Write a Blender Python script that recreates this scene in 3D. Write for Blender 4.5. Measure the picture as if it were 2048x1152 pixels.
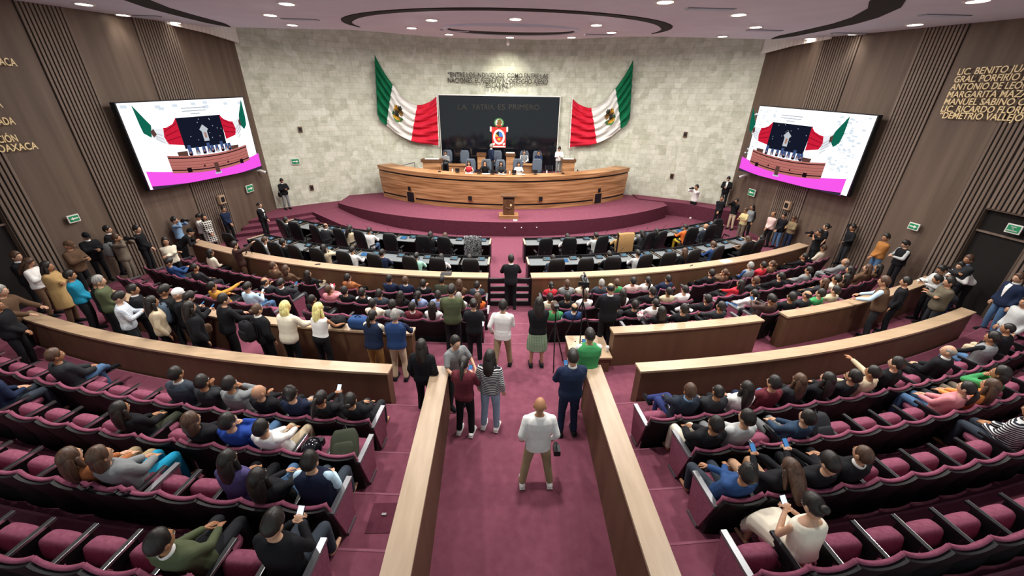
import bpy, math, random
import numpy as np
from mathutils import Matrix, Vector
random.seed(7)
for o in list(bpy.data.objects): bpy.data.objects.remove(o)
SC = bpy.context.scene
COL = SC.collection
PI = math.pi
# ------------------------------------------------------------------ camera
FPX, YAW, PITCH, ROLL = 768.0, math.radians(2.12), math.radians(26.0), math.radians(-.95)
CAM = np.array([-.33, 0.0, 6.0])
cy_, sy_, cp_, sp_ = math.cos(YAW), math.sin(YAW), math.cos(PITCH), math.sin(PITCH)
_f = np.array([sy_*cp_, cy_*cp_, -sp_]); _r = np.array([cy_, -sy_, 0.0]); _d = np.cross(_f, _r)
RIGHT = _r*math.cos(ROLL) + _d*math.sin(ROLL); DOWN = _d*math.cos(ROLL) - _r*math.sin(ROLL)
cam = bpy.data.cameras.new('camera'); cam.sensor_width = 36; cam.lens = 36*FPX/2048; cam.clip_end = 200; cam.clip_start = .05
camo = bpy.data.objects.new('camera', cam); COL.objects.link(camo)
M = Matrix(((RIGHT[0], -DOWN[0], -_f[0], CAM[0]), (RIGHT[1], -DOWN[1], -_f[1], CAM[1]), (RIGHT[2], -DOWN[2], -_f[2], CAM[2]), (0, 0, 0, 1)))
camo.matrix_world = M; SC.camera = camo
# ------------------------------------------------------------------ world and exposure
W = bpy.data.worlds.new('world'); SC.world = W; W.use_nodes = True
W.node_tree.nodes['Background'].inputs[0].default_value = (.9, 1.0, 1.0, 1)
W.node_tree.nodes['Background'].inputs[1].default_value = .55
SC.view_settings.view_transform = 'Standard'; SC.view_settings.look = 'None'
SC.view_settings.exposure = 0.0; SC.view_settings.gamma = 1.0
LAMP_W, SPOT_W, HOUSE_W = 150.0, 600.0, 37.0      # ceiling downlights, wall washer, added unseen house lights over the rear seats
# ------------------------------------------------------------------ survey helpers (photo pixel -> point on a real plane)
def ray(px, py):
    d = RIGHT*((px-1024)/FPX) + DOWN*((py-576)/FPX) + _f
    return d
def on_z(px, py, z):
    d = ray(px, py); t = (z-CAM[2])/d[2]; return CAM + t*d
def on_y(px, py, y):
    d = ray(px, py); return CAM + d*((y-CAM[1])/d[1])
def on_plane(px, py, a, b):
    d = ray(px, py); n = np.array([-(b[1]-a[1]), b[0]-a[0]])
    t = (np.array(a)-CAM[:2])@n/(d[:2]@n); return CAM + t*d
def on_stone(px, py, R=19.4):
    d = ray(px, py); oo = CAM[:2]-np.array([0, 6.6]); a = d[:2]@d[:2]; b = oo@d[:2]; c = oo@oo-R*R
    return CAM + d*((-b+math.sqrt(b*b-a*c))/a)
def ceil_z(y): return 8.15+.055*(y-12)
def on_ceil(px, py):
    d = ray(px, py); t = (ceil_z(0)-CAM[2])/(d[2]-.055*d[1]); return CAM + t*d
HUB = 35.0                                           # every curved row is struck from (0, HUB)
def pol(r, a): a = math.radians(a); return np.array([r*math.sin(a), HUB-r*math.cos(a)])
def ang(p): return math.degrees(math.atan2(p[0], HUB-p[1]))
def rad(p): return math.hypot(p[0], p[1]-HUB)
# ------------------------------------------------------------------ materials
def lin(h):
    h = h.lstrip('#'); v = [int(h[i:i+2], 16)/255 for i in (0, 2, 4)]
    return tuple(c/12.92 if c <= .04045 else ((c+.055)/1.055)**2.4 for c in v)
def newmat(name, rough=.6, spec=.4):
    m = bpy.data.materials.new(name); m.use_nodes = True; nt = m.node_tree
    b = nt.nodes['Principled BSDF']; b.inputs['Roughness'].default_value = rough; b.inputs['Specular IOR Level'].default_value = spec
    return m, nt, b
def nn(nt, t, **kw):
    n = nt.nodes.new(t)
    for k, v in kw.items(): setattr(n, k, v)
    return n
def noise_mat(name, c1, c2, scale=(8, 8, 8), rough=.6, spec=.3, bump=0, detail=3, coord='Object', nscale=1.0):
    m, nt, b = newmat(name, rough, spec)
    tc = nn(nt, 'ShaderNodeTexCoord'); mp = nn(nt, 'ShaderNodeMapping'); mp.inputs['Scale'].default_value = scale
    no = nn(nt, 'ShaderNodeTexNoise'); no.inputs['Scale'].default_value = nscale; no.inputs['Detail'].default_value = detail
    cr = nn(nt, 'ShaderNodeValToRGB'); cr.color_ramp.elements[0].color = (*lin(c1), 1); cr.color_ramp.elements[1].color = (*lin(c2), 1)
    cr.color_ramp.elements[0].position = .3; cr.color_ramp.elements[1].position = .7
    nt.links.new(tc.outputs[coord], mp.inputs[0]); nt.links.new(mp.outputs[0], no.inputs['Vector'])
    nt.links.new(no.outputs[0], cr.inputs[0]); nt.links.new(cr.outputs[0], b.inputs['Base Color'])
    if bump:
        bp = nn(nt, 'ShaderNodeBump'); bp.inputs['Strength'].default_value = bump; bp.inputs['Distance'].default_value = .01
        nt.links.new(no.outputs[0], bp.inputs['Height']); nt.links.new(bp.outputs[0], b.inputs['Normal'])
    return m
def plain(name, c, rough=.6, spec=.35, metal=0):
    m, nt, b = newmat(name, rough, spec); b.inputs['Metallic'].default_value = metal
    no = nn(nt, 'ShaderNodeTexNoise'); no.inputs['Scale'].default_value = 30
    mx = nn(nt, 'ShaderNodeMix', data_type='RGBA'); l = lin(c)
    mx.inputs[6].default_value = (*[x*.9 for x in l], 1); mx.inputs[7].default_value = (*[min(1, x*1.08) for x in l], 1)
    nt.links.new(no.outputs[0], mx.inputs[0]); nt.links.new(mx.outputs[2], b.inputs['Base Color'])
    return m
def glow(name, c, s):
    m = bpy.data.materials.new(name); m.use_nodes = True; nt = m.node_tree
    nt.nodes.remove(nt.nodes['Principled BSDF']); e = nn(nt, 'ShaderNodeEmission')
    e.inputs[0].default_value = (*lin(c), 1); e.inputs[1].default_value = s
    nt.links.new(e.outputs[0], nt.nodes['Material Output'].inputs[0]); return m
MT = {}
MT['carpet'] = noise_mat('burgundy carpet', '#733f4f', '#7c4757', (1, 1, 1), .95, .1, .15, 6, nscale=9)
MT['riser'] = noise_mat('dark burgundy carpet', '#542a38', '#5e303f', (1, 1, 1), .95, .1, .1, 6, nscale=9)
MT['edge_highlight'] = noise_mat('carpet painted edge highlight', '#855061', '#8d5868', (1, 1, 1), .95, .1, .1, 6, nscale=9)  # lighter carpet tone that paints the light line along step edges
MT['oak'] = noise_mat('oak veneer top', '#a58b70', '#b79c80', (1.2, 9, 9), .38, .5, 0, 6)
MT['oakl'] = noise_mat('pale oak top', '#a38b72', '#b59d84', (9, 1.2, 9), .38, .5, 0, 6)
MT['brown'] = noise_mat('brown veneer side', '#59402d', '#664b37', (5, 5, .5), .5, .4, 0, 6)
MT['wall'] = noise_mat('dark walnut panelling', '#55463c', '#6a594d', (4, 4, .22), .6, .3, 0, 7)
MT['slat'] = noise_mat('dark walnut slats', '#66574d', '#7a6a5f', (6, 6, .3), .6, .3, 0, 6)
MT['gap'] = plain('shadow gap lining', '#171312', .9)
MT['deskwood'] = noise_mat('warm oak boarding', '#80552f', '#cb9a6e', (.6, .6, 11), .45, .4, 0, 7)
MT['lectern'] = noise_mat('walnut lectern', '#553822', '#6c4a30', (7, 7, .8), .45, .4, 0, 6)
MT['dark'] = plain('black laminate', '#15151a', .45)
MT['desk'] = plain('charcoal leather desk top', '#74797c', .28, .5)
MT['leather'] = plain('black leather', '#18191c', .45, .4)
MT['greyleather'] = plain('slate grey leather', '#4c5562', .45, .4)
MT['velvet'] = noise_mat('burgundy seat velvet', '#7a4054', '#8b4f64', (1, 1, 1), .9, .15, .1, 4, nscale=25)
MT['shell'] = plain('black seat shell', '#0c0b0f', .55)
MT['metal'] = plain('brushed grey metal', '#8b8b90', .35, .5, .7)
MT['chrome'] = plain('bright chrome', '#c9c9cc', .2, .5, .9)
MT['ceil'] = noise_mat('pale painted ceiling', '#d2d8e4', '#d9dfea', (1, 1, 1), .85, .2, 0, 3)
MT['white'] = plain('white plastic', '#e6e4de', .5)
MT['paper'] = plain('white paper', '#f0eee8', .8)
MT['gold'] = plain('polished gold letters', '#f0d8a4', .4, .4, 0)
MT['bronze'] = plain('dark bronze letters', '#2b2620', .5, .4)
MT['board'] = plain('black polished stone', '#101218', .06, .6)
MT['green'] = plain('green sign', '#1d8a5b', .5)
MT['lamp'] = glow('lamp lens', '#fff3df', 14)
MT['lcd'] = glow('pale blue display', '#8fc4e0', .55)
MT['lcd2'] = glow('blue tablet display', '#5f9fe0', .7)
MT['phone'] = glow('phone display', '#e8f0ff', 1.2)
MT['red'] = plain('red enamel', '#b3202a', .35)
def stone():
    m, nt, b = newmat('cream travertine blocks', .75, .3)
    tc = nn(nt, 'ShaderNodeTexCoord'); br = nn(nt, 'ShaderNodeTexBrick'); br.offset = .37; br.squash = .7; br.squash_frequency = 3
    br.inputs['Color1'].default_value = (*lin('#cfd0bf'), 1); br.inputs['Color2'].default_value = (*lin('#b8baa8'), 1)
    br.inputs['Mortar'].default_value = (*lin('#b3b09f'), 1); br.inputs['Scale'].default_value = 1; br.inputs['Mortar Size'].default_value = .006
    br.inputs['Brick Width'].default_value = .42; br.inputs['Row Height'].default_value = .27; br.inputs['Bias'].default_value = -.35
    vo = nn(nt, 'ShaderNodeTexVoronoi', distance='CHEBYCHEV'); vo.inputs['Scale'].default_value = 2.3
    mx = nn(nt, 'ShaderNodeMix', data_type='RGBA', blend_type='SOFT_LIGHT'); mx.inputs[0].default_value = .38
    no = nn(nt, 'ShaderNodeTexNoise'); no.inputs['Scale'].default_value = 2.6; no.inputs['Detail'].default_value = 6; no.inputs['Distortion'].default_value = 1.2
    m2 = nn(nt, 'ShaderNodeMix', data_type='RGBA', blend_type='SOFT_LIGHT'); m2.inputs[0].default_value = .55
    bw = nn(nt, 'ShaderNodeRGBToBW')
    for n in (br, vo, no): nt.links.new(tc.outputs['UV'], n.inputs['Vector'])
    nt.links.new(vo.outputs['Color'], bw.inputs[0])
    nt.links.new(br.outputs[0], mx.inputs[6]); nt.links.new(bw.outputs[0], mx.inputs[7])
    nt.links.new(mx.outputs[2], m2.inputs[6]); nt.links.new(no.outputs[0], m2.inputs[7]); nt.links.new(m2.outputs[2], b.inputs['Base Color'])
    return m
MT['stone'] = stone()
# ------------------------------------------------------------------ mesh helpers
class MB:
    def __init__(s): s.v = []; s.f = []; s.m = []; s.mats = []
    def mi(s, mat):
        if mat not in s.mats: s.mats.append(mat)
        return s.mats.index(mat)
    def add(s, vs, fs, mat):
        b = len(s.v); i = s.mi(mat); s.v.extend([tuple(map(float, p)) for p in vs])
        for f in fs: s.f.append(tuple(b+k for k in f)); s.m.append(i)
    def box(s, lo, hi, mat, rot=None, at=(0, 0, 0)):
        (x0, y0, z0), (x1, y1, z1) = lo, hi
        vs = [(x0, y0, z0), (x1, y0, z0), (x1, y1, z0), (x0, y1, z0), (x0, y0, z1), (x1, y0, z1), (x1, y1, z1), (x0, y1, z1)]
        if rot is not None: vs = [Vector(rot@Vector(v))+Vector(at) for v in vs]
        else: vs = [(a+at[0], b+at[1], c+at[2]) for a, b, c in vs]
        s.add(vs, [(0, 3, 2, 1), (4, 5, 6, 7), (0, 1, 5, 4), (1, 2, 6, 5), (2, 3, 7, 6), (3, 0, 4, 7)], mat)
    def prism(s, poly, z0, z1, mat, side=None):
        n = len(poly); z0 = z0 if hasattr(z0, '__len__') else [z0]*n; z1 = z1 if hasattr(z1, '__len__') else [z1]*n
        vs = [(p[0], p[1], z) for p, z in zip(poly, z0)]+[(p[0], p[1], z) for p, z in zip(poly, z1)]
        s.add(vs, [tuple(range(n))[::-1], tuple(range(n, 2*n))], mat)
        b = len(s.v)-2*n; i = s.mi(side or mat)
        for k in range(n): s.f.append((b+k, b+(k+1) % n, b+n+(k+1) % n, b+n+k)); s.m.append(i)
    def sector(s, r0, r1, a0, a1, z0, z1, mat, side=None, n=None):
        n = n or max(2, int(abs(a1-a0)/1.2))
        vs = []; fs = []
        for k in range(n+1):
            a = a0+(a1-a0)*k/n
            for r, z in ((r0, z0), (r1, z0), (r1, z1), (r0, z1)):
                p = pol(r, a); vs.append((p[0], p[1], z))
        top = []; oth = [(0, 1, 2, 3), (4*n+3, 4*n+2, 4*n+1, 4*n)]
        for k in range(n):
            b = 4*k
            for j in range(4):
                q = (b+j, b+4+j, b+4+(j+1) % 4, b+(j+1) % 4)
                (top if j == 2 else oth).append(q)
        s.add(vs, top+([] if side else oth), mat)
        if side:
            b = len(s.v)-len(vs); i = s.mi(side)
            for q in oth: s.f.append(tuple(b+k for k in q)); s.m.append(i)
    def loft(s, rings, mat, closed=True):
        n = len(rings[0]); vs = [p for r in rings for p in r]; fs = []
        for k in range(len(rings)-1):
            for j in range(n): fs.append((k*n+j, k*n+(j+1) % n, (k+1)*n+(j+1) % n, (k+1)*n+j))
        if closed: fs += [tuple(range(n))[::-1], tuple((len(rings)-1)*n+j for j in range(n))]
        s.add(vs, fs, mat)
    def tube(s, pts, radii, mat, n=8, flat=1.0, up=None):
        s.loft(tube_rings(pts, radii, n, flat, up), mat)
    def ball(s, c, r, mat, nu=10, nv=6):
        rx, ry, rz = r if hasattr(r, '__len__') else (r, r, r)
        rings = [[(c[0]+rx*math.sin(PI*(j+.001)/nv)*math.cos(2*PI*i/nu), c[1]+ry*math.sin(PI*(j+.001)/nv)*math.sin(2*PI*i/nu), c[2]-rz*math.cos(PI*(j+.001)/nv)) for i in range(nu)] for j in range(nv+1)]
        s.loft(rings, mat)
    def data(s, name, smooth=False):
        me = bpy.data.meshes.new(name); me.from_pydata(s.v, [], s.f)
        for m in s.mats: me.materials.append(m)
        me.polygons.foreach_set('material_index', s.m)
        if smooth: me.polygons.foreach_set('use_smooth', [True]*len(s.f))
        me.update(); return me
    def build(s, name, parent=None, smooth=False, loc=None):
        o = bpy.data.objects.new(name, s.data(name, smooth)); COL.objects.link(o)
        if parent: o.parent = parent
        if loc is not None: o.location = loc
        return o
def tube_rings(pts, radii, n=8, flat=1.0, up=None):
    pts = [np.array(p, float) for p in pts]; k = len(pts); rings = []
    ref = np.array(up if up is not None else (0, 0, 1.0))
    t0 = pts[1]-pts[0]; t1 = pts[-1]-pts[-2]
    t0 = t0/np.linalg.norm(t0); t1 = t1/np.linalg.norm(t1)
    P = [pts[0]-t0*radii[0]*.75]+[pts[0]-t0*radii[0]*.45]+pts+[pts[-1]+t1*radii[-1]*.45]+[pts[-1]+t1*radii[-1]*.75]
    R = [radii[0]*.35, radii[0]*.8]+list(radii)+[radii[-1]*.8, radii[-1]*.35]
    u = None
    for i, p in enumerate(P):
        if i <= 1: t = t0
        elif i >= len(P)-2: t = t1
        else:
            a = P[max(2, i-1)]; b = P[min(len(P)-3, i+1)]; t = b-a; t = t/np.linalg.norm(t)
        if u is None:
            u = np.cross(ref, t)
            if np.linalg.norm(u) < .1: u = np.cross(np.array([0, 1.0, 0]), t)
        else: u = u-t*(u@t)
        u = u/np.linalg.norm(u); w = np.cross(t, u)
        rings.append([tuple(p+R[i]*(math.cos(2*PI*j/n)*u+flat*math.sin(2*PI*j/n)*w)) for j in range(n)])
    return rings
def tag(o, label=None, cat=None, group=None, kind=None):
    if label: o['label'] = label
    if cat: o['category'] = cat
    if group: o['group'] = group
    if kind: o['kind'] = kind
    return o
def empty(name, loc=(0, 0, 0), rz=0.0):
    o = bpy.data.objects.new(name, None); COL.objects.link(o); o.location = loc; o.rotation_euler = (0, 0, rz); o.empty_display_size = .1; return o
def struct(o, cat, label): return tag(o, label, cat, None, 'structure')
def copy_tree(o, parent=None):
    c = o.copy(); COL.objects.link(c)
    if parent: c.parent = parent
    for ch in o.children: copy_tree(ch, c)
    return c
ORD = ['first', 'second', 'third', 'fourth', 'fifth', 'sixth', 'seventh', 'eighth', 'ninth', 'tenth', 'eleventh', 'twelfth', 'thirteenth', 'fourteenth', 'fifteenth', 'sixteenth', 'seventeenth', 'eighteenth', 'nineteenth', 'twentieth', 'twenty-first', 'twenty-second']
def facing(a): return math.radians(a)     # rotation so local +y points from angle a toward the hub
def text_mesh(s, size, mat, extrude=.02, align='LEFT', bold=0.0):
    cu = bpy.data.curves.new('lettering', 'FONT'); cu.body = s; cu.size = size; cu.extrude = extrude; cu.align_x = align; cu.offset = bold; cu.resolution_u = 3
    o = bpy.data.objects.new('lettering', cu); COL.objects.link(o); bpy.context.view_layer.update()
    me = bpy.data.meshes.new_from_object(o.evaluated_get(bpy.context.evaluated_depsgraph_get())); bpy.data.objects.remove(o)
    me.materials.clear(); me.materials.append(mat); return me
# ================================================================== SETTING
XW = lambda y: 13.5-.0732*(y-9)                        # half width of the hall between the two walnut walls
b = MB()
b.prism([(-14, 6.8), (14, 6.8), (13.4, 15), (12.8, 23), (-12.8, 23), (-13.4, 15)], -.3, 0, MT['carpet']); fl = struct(b.build('floor'), 'floor', 'burgundy carpet of the chamber well')
def tier(r0, r1, a0, a1, z, lab, n=None):
    b = MB(); b.sector(r0, r1, a0, a1, -.32, z, MT['carpet'], MT['riser'], n); b.sector(r0, r0+.03, a0, a1, z-.02, z+.004, MT['edge_highlight'], None, n); return struct(b.build('floor'), 'floor', lab)  # thin strip at the step edge is a painted highlight
LR = {'L1': (0.0, 24.9), 'L2': (.2, 26.05), 'L3': (.4, 27.0), 'L4': (.6, 27.72), 'U0': (.77, 30.65), 'U1': (.94, 31.42), 'U2': (1.11, 32.25), 'U3': (1.28, 33.1)}
for s, nm in ((-1, 'left'), (1, 'right')):
    a = lambda x: s*x
    tier(24.98, 26.1, min(a(1.66), a(30.5)), max(a(1.66), a(30.5)), .2, 'second row tier, lower '+nm+' side')
    tier(26.1, 27.06, min(a(1.6), a(29.5)), max(a(1.6), a(29.5)), .4, 'third row tier, lower '+nm+' side')
tier(27.06, 29.43, -28.6, 28.6, .6, 'curved cross walkway between lower and upper seats')
for k, (r0, z) in enumerate(((24.73, .15), (25.63, .3), (26.45, .45))):
    tier(r0, 27.07, -1.66, 1.66, z, 'central step %s from the gate' % ORD[k])
for k in range(5):
    r0 = 29.43 if k == 0 else 30.66+.83*(k-1)
    for s, nm in ((-1, 'left'), (1, 'right')):
        x = [s*2.75, s*(27-k)]; tier(r0, 34.6 if k == 4 else 30.66+.83*k+.01, min(x), max(x), .77+.17*k, 'upper %s tier, %s step up' % (nm, ORD[k]))
# central ramp between the two long walls
b = MB(); b.prism([(-1.3, -1.2), (1.3, -1.2), (1.3, 5.58), (-1.3, 5.58)], [-.9]*4, [-.38, -.38, .6, .6], MT['carpet']); struct(b.build('floor'), 'ramp', 'central carpet ramp between two wooden walls')
# --- barriers (wooden parapets)
def barrier(r0, r1, a0, a1, z0, z1, label, group=None):
    t = empty('wooden_barrier', (*pol((r0+r1)/2, (a0+a1)/2), z0))
    def prt(name, rr0, rr1, aa0, aa1, zz0, zz1, mat):
        b = MB(); b.sector(rr0, rr1, aa0, aa1, zz0, zz1, mat); v = np.array(b.v)-np.array(t.location); b.v = [tuple(p) for p in v]; o = b.build(name, t); return o
    e = .06 if a1 > a0 else -.06
    prt('panel', r0+.025, r1-.025, a0+e, a1-e, z0, z1-.045, MT['brown'])
    prt('coping', r0, r1, a0, a1, z1-.045, z1, MT['oak'])
    return tag(t, label, 'barrier', group)
barrier(23.8, 24.18, -1.6, -29.3, 0, 1.07, 'long curved wooden barrier in front of left lower seats', 'front barriers')
barrier(23.8, 24.18, 1.6, 29.3, 0, 1.07, 'long curved wooden barrier in front of right lower seats', 'front barriers')
barrier(27.83, 28.1, -4.45, -12.0, .6, 1.5, 'wooden rear barrier with bags on top, left of central steps', 'rear barriers')
barrier(27.83, 28.1, 4.4, 12.0, .6, 1.5, 'wooden rear barrier right of central steps, beside camera plinth', 'rear barriers')
barrier(27.83, 28.1, -13.6, -22.5, .6, 1.5, 'wooden rear barrier behind the left wing, hidden by standing crowd', 'rear barriers')
barrier(27.83, 28.1, 13.4, 26.4, .6, 1.5, 'wooden rear barrier behind the right wing with person leaning', 'rear barriers')
barrier(29.15, 29.42, -4.6, -22.4, .6, 1.5, 'long upper wooden barrier before the left upper seats', 'upper barriers')
barrier(29.15, 29.42, 4.5, 22.8, .6, 1.5, 'long upper wooden barrier before the right upper seats', 'upper barriers')
for s, nm in ((-1, 'left'), (1, 'right')):
    t = empty('wooden_barrier', (s*1.4, 3, .6)); b = MB(); xs = sorted((s*1.27, s*1.53))
    b.box((xs[0]-s*1.4, -4.2, -1.4), (xs[1]-s*1.4, 2.72, .955), MT['brown']); b.build('panel', t)
    b = MB(); xs = sorted((s*1.24, s*1.56)); b.box((xs[0]-s*1.4, -4.2, .955), (xs[1]-s*1.4, 2.75, 1.0), MT['oakl'] if 'oakl' in MT else MT['oak']); b.build('coping', t)
    tag(t, 'straight wooden wall along the %s side of central ramp' % nm, 'barrier', 'ramp walls')
# --- side walls with slatted bays
def side_wall(s, nm):
    P = lambda y, off=0.0: (s*(XW(y)-off), y)
    def slab(b, y0, y1, z0, z1, o0, o1, mat):
        p = [P(y0, o0), P(y1, o0), P(y1, o1), P(y0, o1)]
        if s > 0: p = p[::-1]
        b.prism(p, z0, z1, mat)
    b = MB(); d0, d1 = (9.15, 10.33)
    slab(b, d1, 21.4, -.3, 10.6, -.25, 0, MT['wall']); slab(b, -2, d0, -.3, 10.6, -.25, 0, MT['wall']); slab(b, d0, d1, 3.45, 10.6, -.25, 0, MT['wall'])
    w = struct(b.build('wall_'+nm), 'wall', 'dark walnut panelled wall on the %s' % nm)
    for y0, y1, z0 in ((16.3, 18.05, 0), (12.85, 14.1, 0), (10.35, 11.05, .5), (9.2, 10.33, 3.5), (7.6, 9.1, .5)):
        b = MB(); slab(b, y0, y1, z0, 8.62, -.01, .012, MT['gap']); n = max(4, int(round((y1-y0)/.115)))
        for i in range(n):
            q = y0+(y1-y0)*(i+.12)/n; slab(b, q, q+(y1-y0)*.6/n, z0, 8.6, 0, .045, MT['slat'])
        o = b.build('slatted_panel', w)
    b = MB(); slab(b, d0, d1, .3, 3.45, -.24, -.12, MT['gap']); o = b.build('door_1' if s < 0 else 'door_2'); struct(o, 'door', 'dark open doorway in the %s wall' % nm)
    b = MB(); slab(b, d0, d1, 2.82, 2.87, -.11, -.06, MT['slat']); b.build('door_rail', o)
    return w
side_wall(-1, 'left'); side_wall(1, 'right')
# --- curved stone wall behind the dais
b = MB(); n = 44; A = math.asin(12.65/19.4); rings = []
vs = []; fs = []; uv = []
for k in range(n+1):
    a = -A-.02+(2*A+.04)*k/n
    for r in (19.4, 19.8):
        for z in (0, 10.6): vs.append((r*math.sin(a), 6.6+r*math.cos(a), z))
for k in range(n):
    q = 4*k; fs += [(q, q+4, q+5, q+1), (q+2, q+3, q+7, q+6), (q+1, q+5, q+7, q+3), (q, q+2, q+6, q+4)]
b.add(vs, fs, MT['stone']); o = b.build('wall_back'); me = o.data; ul = me.uv_layers.new(name='UVMap')
for l in me.loops:
    v = me.vertices[l.vertex_index].co; ul.data[l.index].uv = (19.4*math.atan2(v.x, v.y-6.6), v.z)
struct(o, 'wall', 'curved cream stone block wall behind the dais')
# --- ceiling
edge = [(-13.6, 19.3), (-6.5, 19.3), (-5.6, 19.8), (-4.6, 21.0), (-3.4, 22.0), (-1.6, 22.35), (1.6, 22.35), (3.2, 21.5), (4.2, 20.3), (5.2, 19.5), (6.5, 19.15), (13.6, 19.4)]
poly = [(14.2, -3.0)]+edge[::-1]+[(-14.2, -3.0)]
b = MB(); b.prism(poly, [ceil_z(p[1]) for p in poly], [ceil_z(p[1])+.3 for p in poly], MT['ceil']); struct(b.build('ceiling'), 'ceiling', 'pale suspended ceiling with curved front edge')
b = MB(); b.prism([(-14, 18), (14, 18), (14, 27), (-14, 27)], 10.4, 10.6, MT['ceil']); struct(b.build('ceiling'), 'ceiling', 'upper ceiling over the stone wall')
def groove(pts, w, name, lab):                         # dark lighting channel let into the ceiling along a curve
    b = MB(); n = len(pts); L = []; Rr = []
    for i in range(n):
        p = np.array(pts[i]); t = np.array(pts[min(n-1, i+1)])-np.array(pts[max(0, i-1)]); t = t/np.linalg.norm(t); nrm = np.array([-t[1], t[0]])
        e = min(1, 6*i/n+.12, 6*(n-1-i)/n+.12); L.append(p+nrm*w*.5*e); Rr.append(p-nrm*w*.5*e)
    for i in range(n-1):
        q = [L[i], L[i+1], Rr[i+1], Rr[i]]; z = [ceil_z(p[1]) for p in q]
        b.prism(q, [k-.02 for k in z], [k+.05 for k in z], MT['gap'])
    o = b.build(name); struct(o, 'trim', lab); return o
ring = [(5.75*math.cos(t), 17.3-5.0*math.sin(t)) for t in np.linspace(-.12, PI+.12, 60)]
g1 = groove(ring, .42, 'trim_1', 'dark curved light channel around the oval ceiling over the dais')
b = MB(); e1 = [(.12+2.45*math.cos(t), 17.6+1.9*math.sin(t)) for t in np.linspace(0, 2*PI, 48, endpoint=False)]
b.prism(e1, [ceil_z(p[1])-.03 for p in e1], [ceil_z(p[1])+.02 for p in e1], MT['gap']); struct(b.build('trim_2'), 'trim', 'small dark oval recess in the ceiling')
b = MB()
for i in range(48):
    p, q = np.array(e1[i]), np.array(e1[(i+1) % 48]); c = np.array([.12, 17.6]); qd = [p, q, c+(q-c)*1.06, c+(p-c)*1.06]
    b.prism(qd, [ceil_z(k[1])-.06 for k in qd], [ceil_z(k[1])+.02 for k in qd], MT['ceil'])
e2 = [(.12+2.3*math.cos(t), 17.0+1.05*math.sin(t)) for t in np.linspace(0, 2*PI, 40, endpoint=False)]
b.prism(e2, [ceil_z(p[1])-.05 for p in e2], [ceil_z(p[1])-.01 for p in e2], MT['ceil']); struct(b.build('trim_3'), 'trim', 'pale rim of the small oval ceiling recess')
for s in (-1, 1):
    pts = [(s*6.6, 8.2), (s*7.6, 9.4), (s*8.6, 10.6), (s*9.5, 12.2), (s*10.05, 13.6), (s*10.45, 15.2), (s*10.8, 16.8), (s*11.1, 18.2), (s*11.35, 19.3)]
    P = []
    for i in range(len(pts)-1):
        for k in range(4): P.append(tuple(np.array(pts[i])+(np.array(pts[i+1])-np.array(pts[i]))*k/4))
    groove(P, .6, 'trim_4' if s < 0 else 'trim_5', 'large dark curved light channel near the %s wall' % ('left' if s < 0 else 'right'))
for s in (-1, 1):                                       # fluted white valance in the upper corner
    b = MB(); y0, y1 = 17.4, 21.2; n = 34
    for i in range(n):
        y = y0+(y1-y0)*i/n; zt = ceil_z(min(y, 19.3))+.0; h = .05+.26*(i/n)
        x = s*(XW(y)-.30-.03*(i % 2)); xs = sorted((x, x+s*.08)); b.box((xs[0], y, zt-h-.04), (xs[1], y+(y1-y0)/n, zt+.25), MT['paper'])
    struct(b.build('trim_6' if s < 0 else 'trim_7'), 'trim', 'white fluted valance at the top of the %s wall' % ('left' if s < 0 else 'right'))
# --- ceiling lights
lampdata = bpy.data.lights.new('downlight', 'AREA'); lampdata.shape = 'DISK'; lampdata.size = .3; lampdata.energy = LAMP_W; lampdata.color = (1, .97, .91)
lampdata.spread = math.radians(140); edged = lampdata.copy(); edged.energy = LAMP_W*.05; edged.spread = math.radians(100); staged = lampdata.copy(); staged.energy = LAMP_W*1.8; staged.spread = math.radians(180); rowd = lampdata.copy(); rowd.energy = LAMP_W*.72; rowd.spread = math.radians(115)
housed = bpy.data.lights.new('house light', 'AREA'); housed.shape = 'DISK'; housed.size = .35; housed.energy = HOUSE_W; housed.color = (1, .93, .84)
def ring_mesh():
    b = MB(); rings = []
    for r, z in ((.13, .0), (.175, .0), (.18, -.012), (.17, -.03), (.135, -.03)): rings.append([(r*math.cos(2*PI*i/20), r*math.sin(2*PI*i/20), z) for i in range(20)])
    b.loft(rings, MT['white'], False); return b.data('trim_ring', True)
def lens_mesh():
    b = MB(); b.loft([[(r*math.cos(2*PI*i/20), r*math.sin(2*PI*i/20), z) for i in range(20)] for r, z in ((.135, -.012), (.13, -.022), (.06, -.03))], MT['lamp']); return b.data('lens', True)
RM, LM = ring_mesh(), lens_mesh()
def downlight(x, y, label, data, sc=1.35):
    t = empty('ceiling_light', (x, y, ceil_z(y))); t.scale = (sc, sc, 1)
    for nm, me in (('trim_ring', RM), ('lens', LM)):
        o = bpy.data.objects.new(nm, me); COL.objects.link(o); o.parent = t
    l = bpy.data.objects.new('lamp', data); COL.objects.link(l); l.parent = t; l.location = (0, 0, -.05)
    tag(t, label, 'ceiling light', 'round ceiling downlights')
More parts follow.
